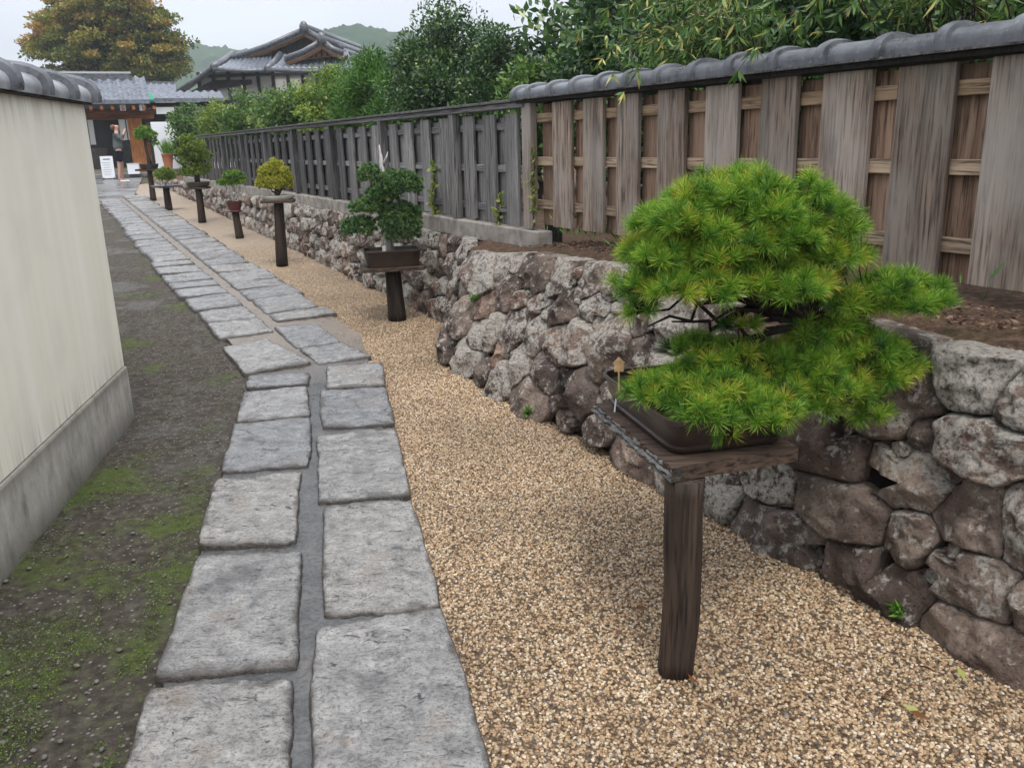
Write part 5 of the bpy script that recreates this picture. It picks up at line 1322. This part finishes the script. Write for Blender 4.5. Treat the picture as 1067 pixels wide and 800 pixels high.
# ------------------------------------------------------------------ big autumn tree, far pine, hills
AY = 52.
def ap(px, py, Y=AY): return at(px, py, Y)
at_base = np.array([*ap(118, 160)[:2], g(AY)])
rt = root('autumn_tree', at_base); tag(rt, 'huge broad tree with yellow, olive and rust leaves behind the gate', 'tree')
Vs, Fs, vs = [], [], []; k = 0; cls = []
sc = AY/FPX/CF[1]
for (x, y, a, h, ncl, nl, vb) in ((112, 36, 62, 42, 150, 170, (.15, .75)), (60, 35, 24, 20, 40, 130, (.45, .95)), (150, 55, 38, 32, 90, 160, (.1, .6)), (90, 58, 50, 24, 70, 150, (.0, .5)), (110, 5, 50, 26, 90, 160, (.3, .85)), (40, 48, 14, 8, 16, 90, (.4, .9)), (165, 65, 24, 18, 40, 140, (.1, .6))):
    V, F, v, cl = crown(ap(x, y), (a*sc, a*sc*.8, h*sc), ncl, nl, .6, .2, .12, vb=vb, flat=.45, shell=.6, upv=0)
    Vs.append(V); Fs.append(F+k); vs.append(v); k += len(V); cls.append(cl)
np_obj('crown', np.concatenate(Vs), np.concatenate(Fs), MT['autumn'], rt, v=np.concatenate(vs), origin=at_base)
b = MB(); fork = at_base*.5+ap(112, 50)*.5; b.tube([at_base, at_base*.5+fork*.5+[.1, 0, 0], fork], [.5, .4, .32], n=12, rough=.3); b.build('trunk', MT['bark'], rt, world=True, smooth=True)
b = MB(); cl = np.concatenate(cls); woody(b, fork, cl[rng.choice(len(cl), 50, replace=False)], .16, .05, 7); b.build('branches', MT['bark'], rt, world=True, smooth=True)
for (x, hw, yt, Y, lb, mt_) in ((2, 24, 55, 60, 'dark green tree peeping over the tiles of the cream wall at the left edge', 'dark_leaf'), (165, 34, 96, 70, 'dark green tree low behind the storehouse roof', 'dark_leaf'), (60, 30, 82, 66, 'dark green tree behind the gate ridge', 'dark_leaf'), (400, 60, 68, 60, 'dark green tree far behind the conifers', 'dark_leaf')):
    c0 = at(x, 150, Y); zt_ = at(x, yt, Y)[2]; r = hw*Y/FPX*1.05; base = (c0[0], c0[1], g(Y)); rz2 = (zt_-g(Y)-.8)/2
    tree('distant_tree', base, (c0[0], c0[1], g(Y)+.8+rz2), (r, r, rz2), mt_, lb, 'tree', None, 80, 120, .6, .3, .17, trunk_r=.2)
# hills
def hill(name, Y, prof, depth, seed):
    xs = np.array([p[0] for p in prof]); ys = np.array([p[1] for p in prof]); V = []; F = []; n, m = 360, 22
    for i in range(n+1):
        x = xs[0]+(xs[-1]-xs[0])*i/n; yy = np.interp(x, xs, ys); top = at(x, yy, Y)
        for j in range(m+1):
            u = j/m; Yj = -depth*(1-u)+0; zz = g(99)-.5+(top[2]-g(99))*math.sin(math.pi/2*u)**.9
            p = np.array([top[0]*(1+(Yj)/Y*.6), Y+Yj, zz])
            nn = abs(noise.noise(Vector((p[0]*.22, p[1]*.22, seed+p[2]*.1))))*3.2+abs(noise.noise(Vector((p[0]*.5, p[1]*.5, seed))))*2.2
            p[2] += nn*u; p[1] += noise.noise(Vector((p[0]*.2, p[2]*.2, seed)))*5
            V.append(p)
        V.append(np.array([top[0]*1.05, Y+depth, g(99)-1]))
    k = m+2
    for i in range(n):
        for j in range(k-1): a = i*k+j; F.append((a, a+k, a+k+1, a+1))
    o = np_obj(name, V, np.array(F), MT['hill'], smooth=False); o['kind'] = 'structure'; return o
hill('hill', 420, [(-200, 140), (-60, 110), (60, 90), (150, 72), (200, 52), (235, 53), (262, 57), (290, 58), (330, 60), (480, 75), (700, 90), (1300, 120)], 120, 1)
hill('hill', 330, [(220, 130), (290, 62), (330, 42), (355, 34), (380, 33), (410, 38), (450, 46), (520, 58), (600, 62), (760, 60), (1000, 70), (1500, 120)], 110, 7)

# ------------------------------------------------------------------ person by the gate
pp = gnd(124, 190, .0); PR = root('person', pp+np.array([.12, 0, 0]), R(20))   
tag(PR, 'person in dark grey top and black shorts lifting both hands to the face', 'person')
def skin_mesh(name, pts, edges, rads, mat, rt, sub=2):
    me = bpy.data.meshes.new(name); me.from_pydata(pts, edges, []); o = bpy.data.objects.new(name, me); COL.objects.link(o); o.parent = rt
    m = o.modifiers.new('skin', 'SKIN'); 
    for i, r in enumerate(rads): me.skin_vertices[0].data[i].radius = r if isinstance(r, tuple) else (r, r)
    me.skin_vertices[0].data[0].use_root = True
    s_ = o.modifiers.new('sub', 'SUBSURF'); s_.levels = sub; s_.render_levels = sub
    me.materials.append(mat)
    for p in me.polygons: p.use_smooth = True
    m.use_smooth_shade = True
    return o
# local: +x = facing direction... left/right along y
ps_ = [(0, 0, .88), (0, 0, 1.05), (.0, 0, 1.22), (0, 0, 1.34), (.01, 0, 1.42), (.03, 0, 1.53), (.02, 0, 1.6),
       (0, .16, 1.32), (.12, .24, 1.20), (.24, .12, 1.42), (.25, .08, 1.48),
       (0, -.16, 1.32), (.12, -.24, 1.20), (.24, -.12, 1.42), (.25, -.08, 1.48),
       (0, .09, .84), (.02, .09, .46), (-.01, .09, .09), (.10, .10, .03),
       (0, -.09, .84), (-.03, -.09, .46), (-.08, -.09, .09), (.03, -.10, .03)]
ed = [(0, 1), (1, 2), (2, 3), (3, 4), (4, 5), (5, 6), (3, 7), (7, 8), (8, 9), (9, 10), (3, 11), (11, 12), (12, 13), (13, 14), (0, 15), (15, 16), (16, 17), (17, 18), (0, 19), (19, 20), (20, 21), (21, 22)]
rd = [(.10, .15), (.09, .13), (.10, .15), (.09, .13), .05, .085, .075, .06, .042, .032, .035, .06, .042, .032, .035, .09, .055, .038, .035, .09, .055, .038, .035]
skin_mesh('body', ps_, ed, rd, MT['skin'], PR)
skin_mesh('top', [(0, 0, .86), (0, 0, 1.05), (0, 0, 1.22), (0, 0, 1.35), (0, .16, 1.33), (.1, .23, 1.22), (.19, .17, 1.34), (0, -.16, 1.33), (.1, -.23, 1.22), (.19, -.17, 1.34)],
          [(0, 1), (1, 2), (2, 3), (3, 4), (4, 5), (5, 6), (3, 7), (7, 8), (8, 9)], [(.15, .19), (.145, .18), (.14, .18), (.11, .15), .085, .065, .05, .085, .065, .05], MT['shirt'], PR)
skin_mesh('shorts', [(0, 0, .98), (0, .09, .82), (.01, .10, .56), (0, -.09, .82), (-.01, -.10, .56)], [(0, 1), (1, 2), (0, 3), (3, 4)], [(.13, .175), .12, .10, .12, .10], MT['shorts'], PR)
skin_mesh('hair', [(-.01, 0, 1.61), (-.04, 0, 1.54), (-.07, 0, 1.46), (-.13, 0, 1.5)], [(0, 1), (1, 2), (1, 3)], [.095, .095, .06, .04], MT['hair'], PR)
b = MB(); b.tube([(.03, .1, .03), (.18, .1, .03)], .04, n=8, ell=.6); b.tube([(-.06, -.1, .03), (.11, -.1, .03)], .04, n=8, ell=.6); b.build('shoes', MT['white_cloth'], PR, smooth=True)
ph_ = root('phone', pp+np.array([.12+.26*math.cos(R(20)), .26*math.sin(R(20)), 1.52]), R(20)); tag(ph_, 'small dark phone held up in front of the face of the person', 'phone'); b = MB(); b.box((.05, 0, 0), (.012, .15, .075), bev=.003); b.build('case', MT['phone'], ph_, bevel=.003)
bgp = root('white_bag', pp+np.array([.12, -.12, .62]), 0); tag(bgp, 'small white bag at the hip of the person', 'bag'); b = MB(); b.box((0, 0, .06), (.09, .05, .15), bev=.015, taper=.15); b.build('pouch', MT['white_cloth'], bgp, bevel=.01)
b = MB(); b.tube([(-.03, 0, .13), (-.04, .01, .2), (0, .02, .28), (.04, .01, .2), (.03, 0, .13)], .006, n=5); b.build('strap', MT['white_cloth'], bgp)

# ------------------------------------------------------------------ haze
hz = MB(); hz.box((0, 250, 35), (1100, 620, 74)); haze = hz.build('haze', None); tag(haze, 'thin damp air greying the far hills', 'haze', kind='stuff')
hm = bpy.data.materials.new('haze'); hm.use_nodes = True; hn = hm.node_tree; hn.nodes.remove(hn.nodes['Principled BSDF'])
pv = hn.nodes.new('ShaderNodeVolumePrincipled'); pv.inputs['Color'].default_value = (.8, .87, .95, 1); pv.inputs['Density'].default_value = .0008
pv.inputs['Anisotropy'].default_value = .1
hn.links.new(pv.outputs[0], hn.nodes['Material Output'].inputs['Volume']); haze.data.materials.append(hm)
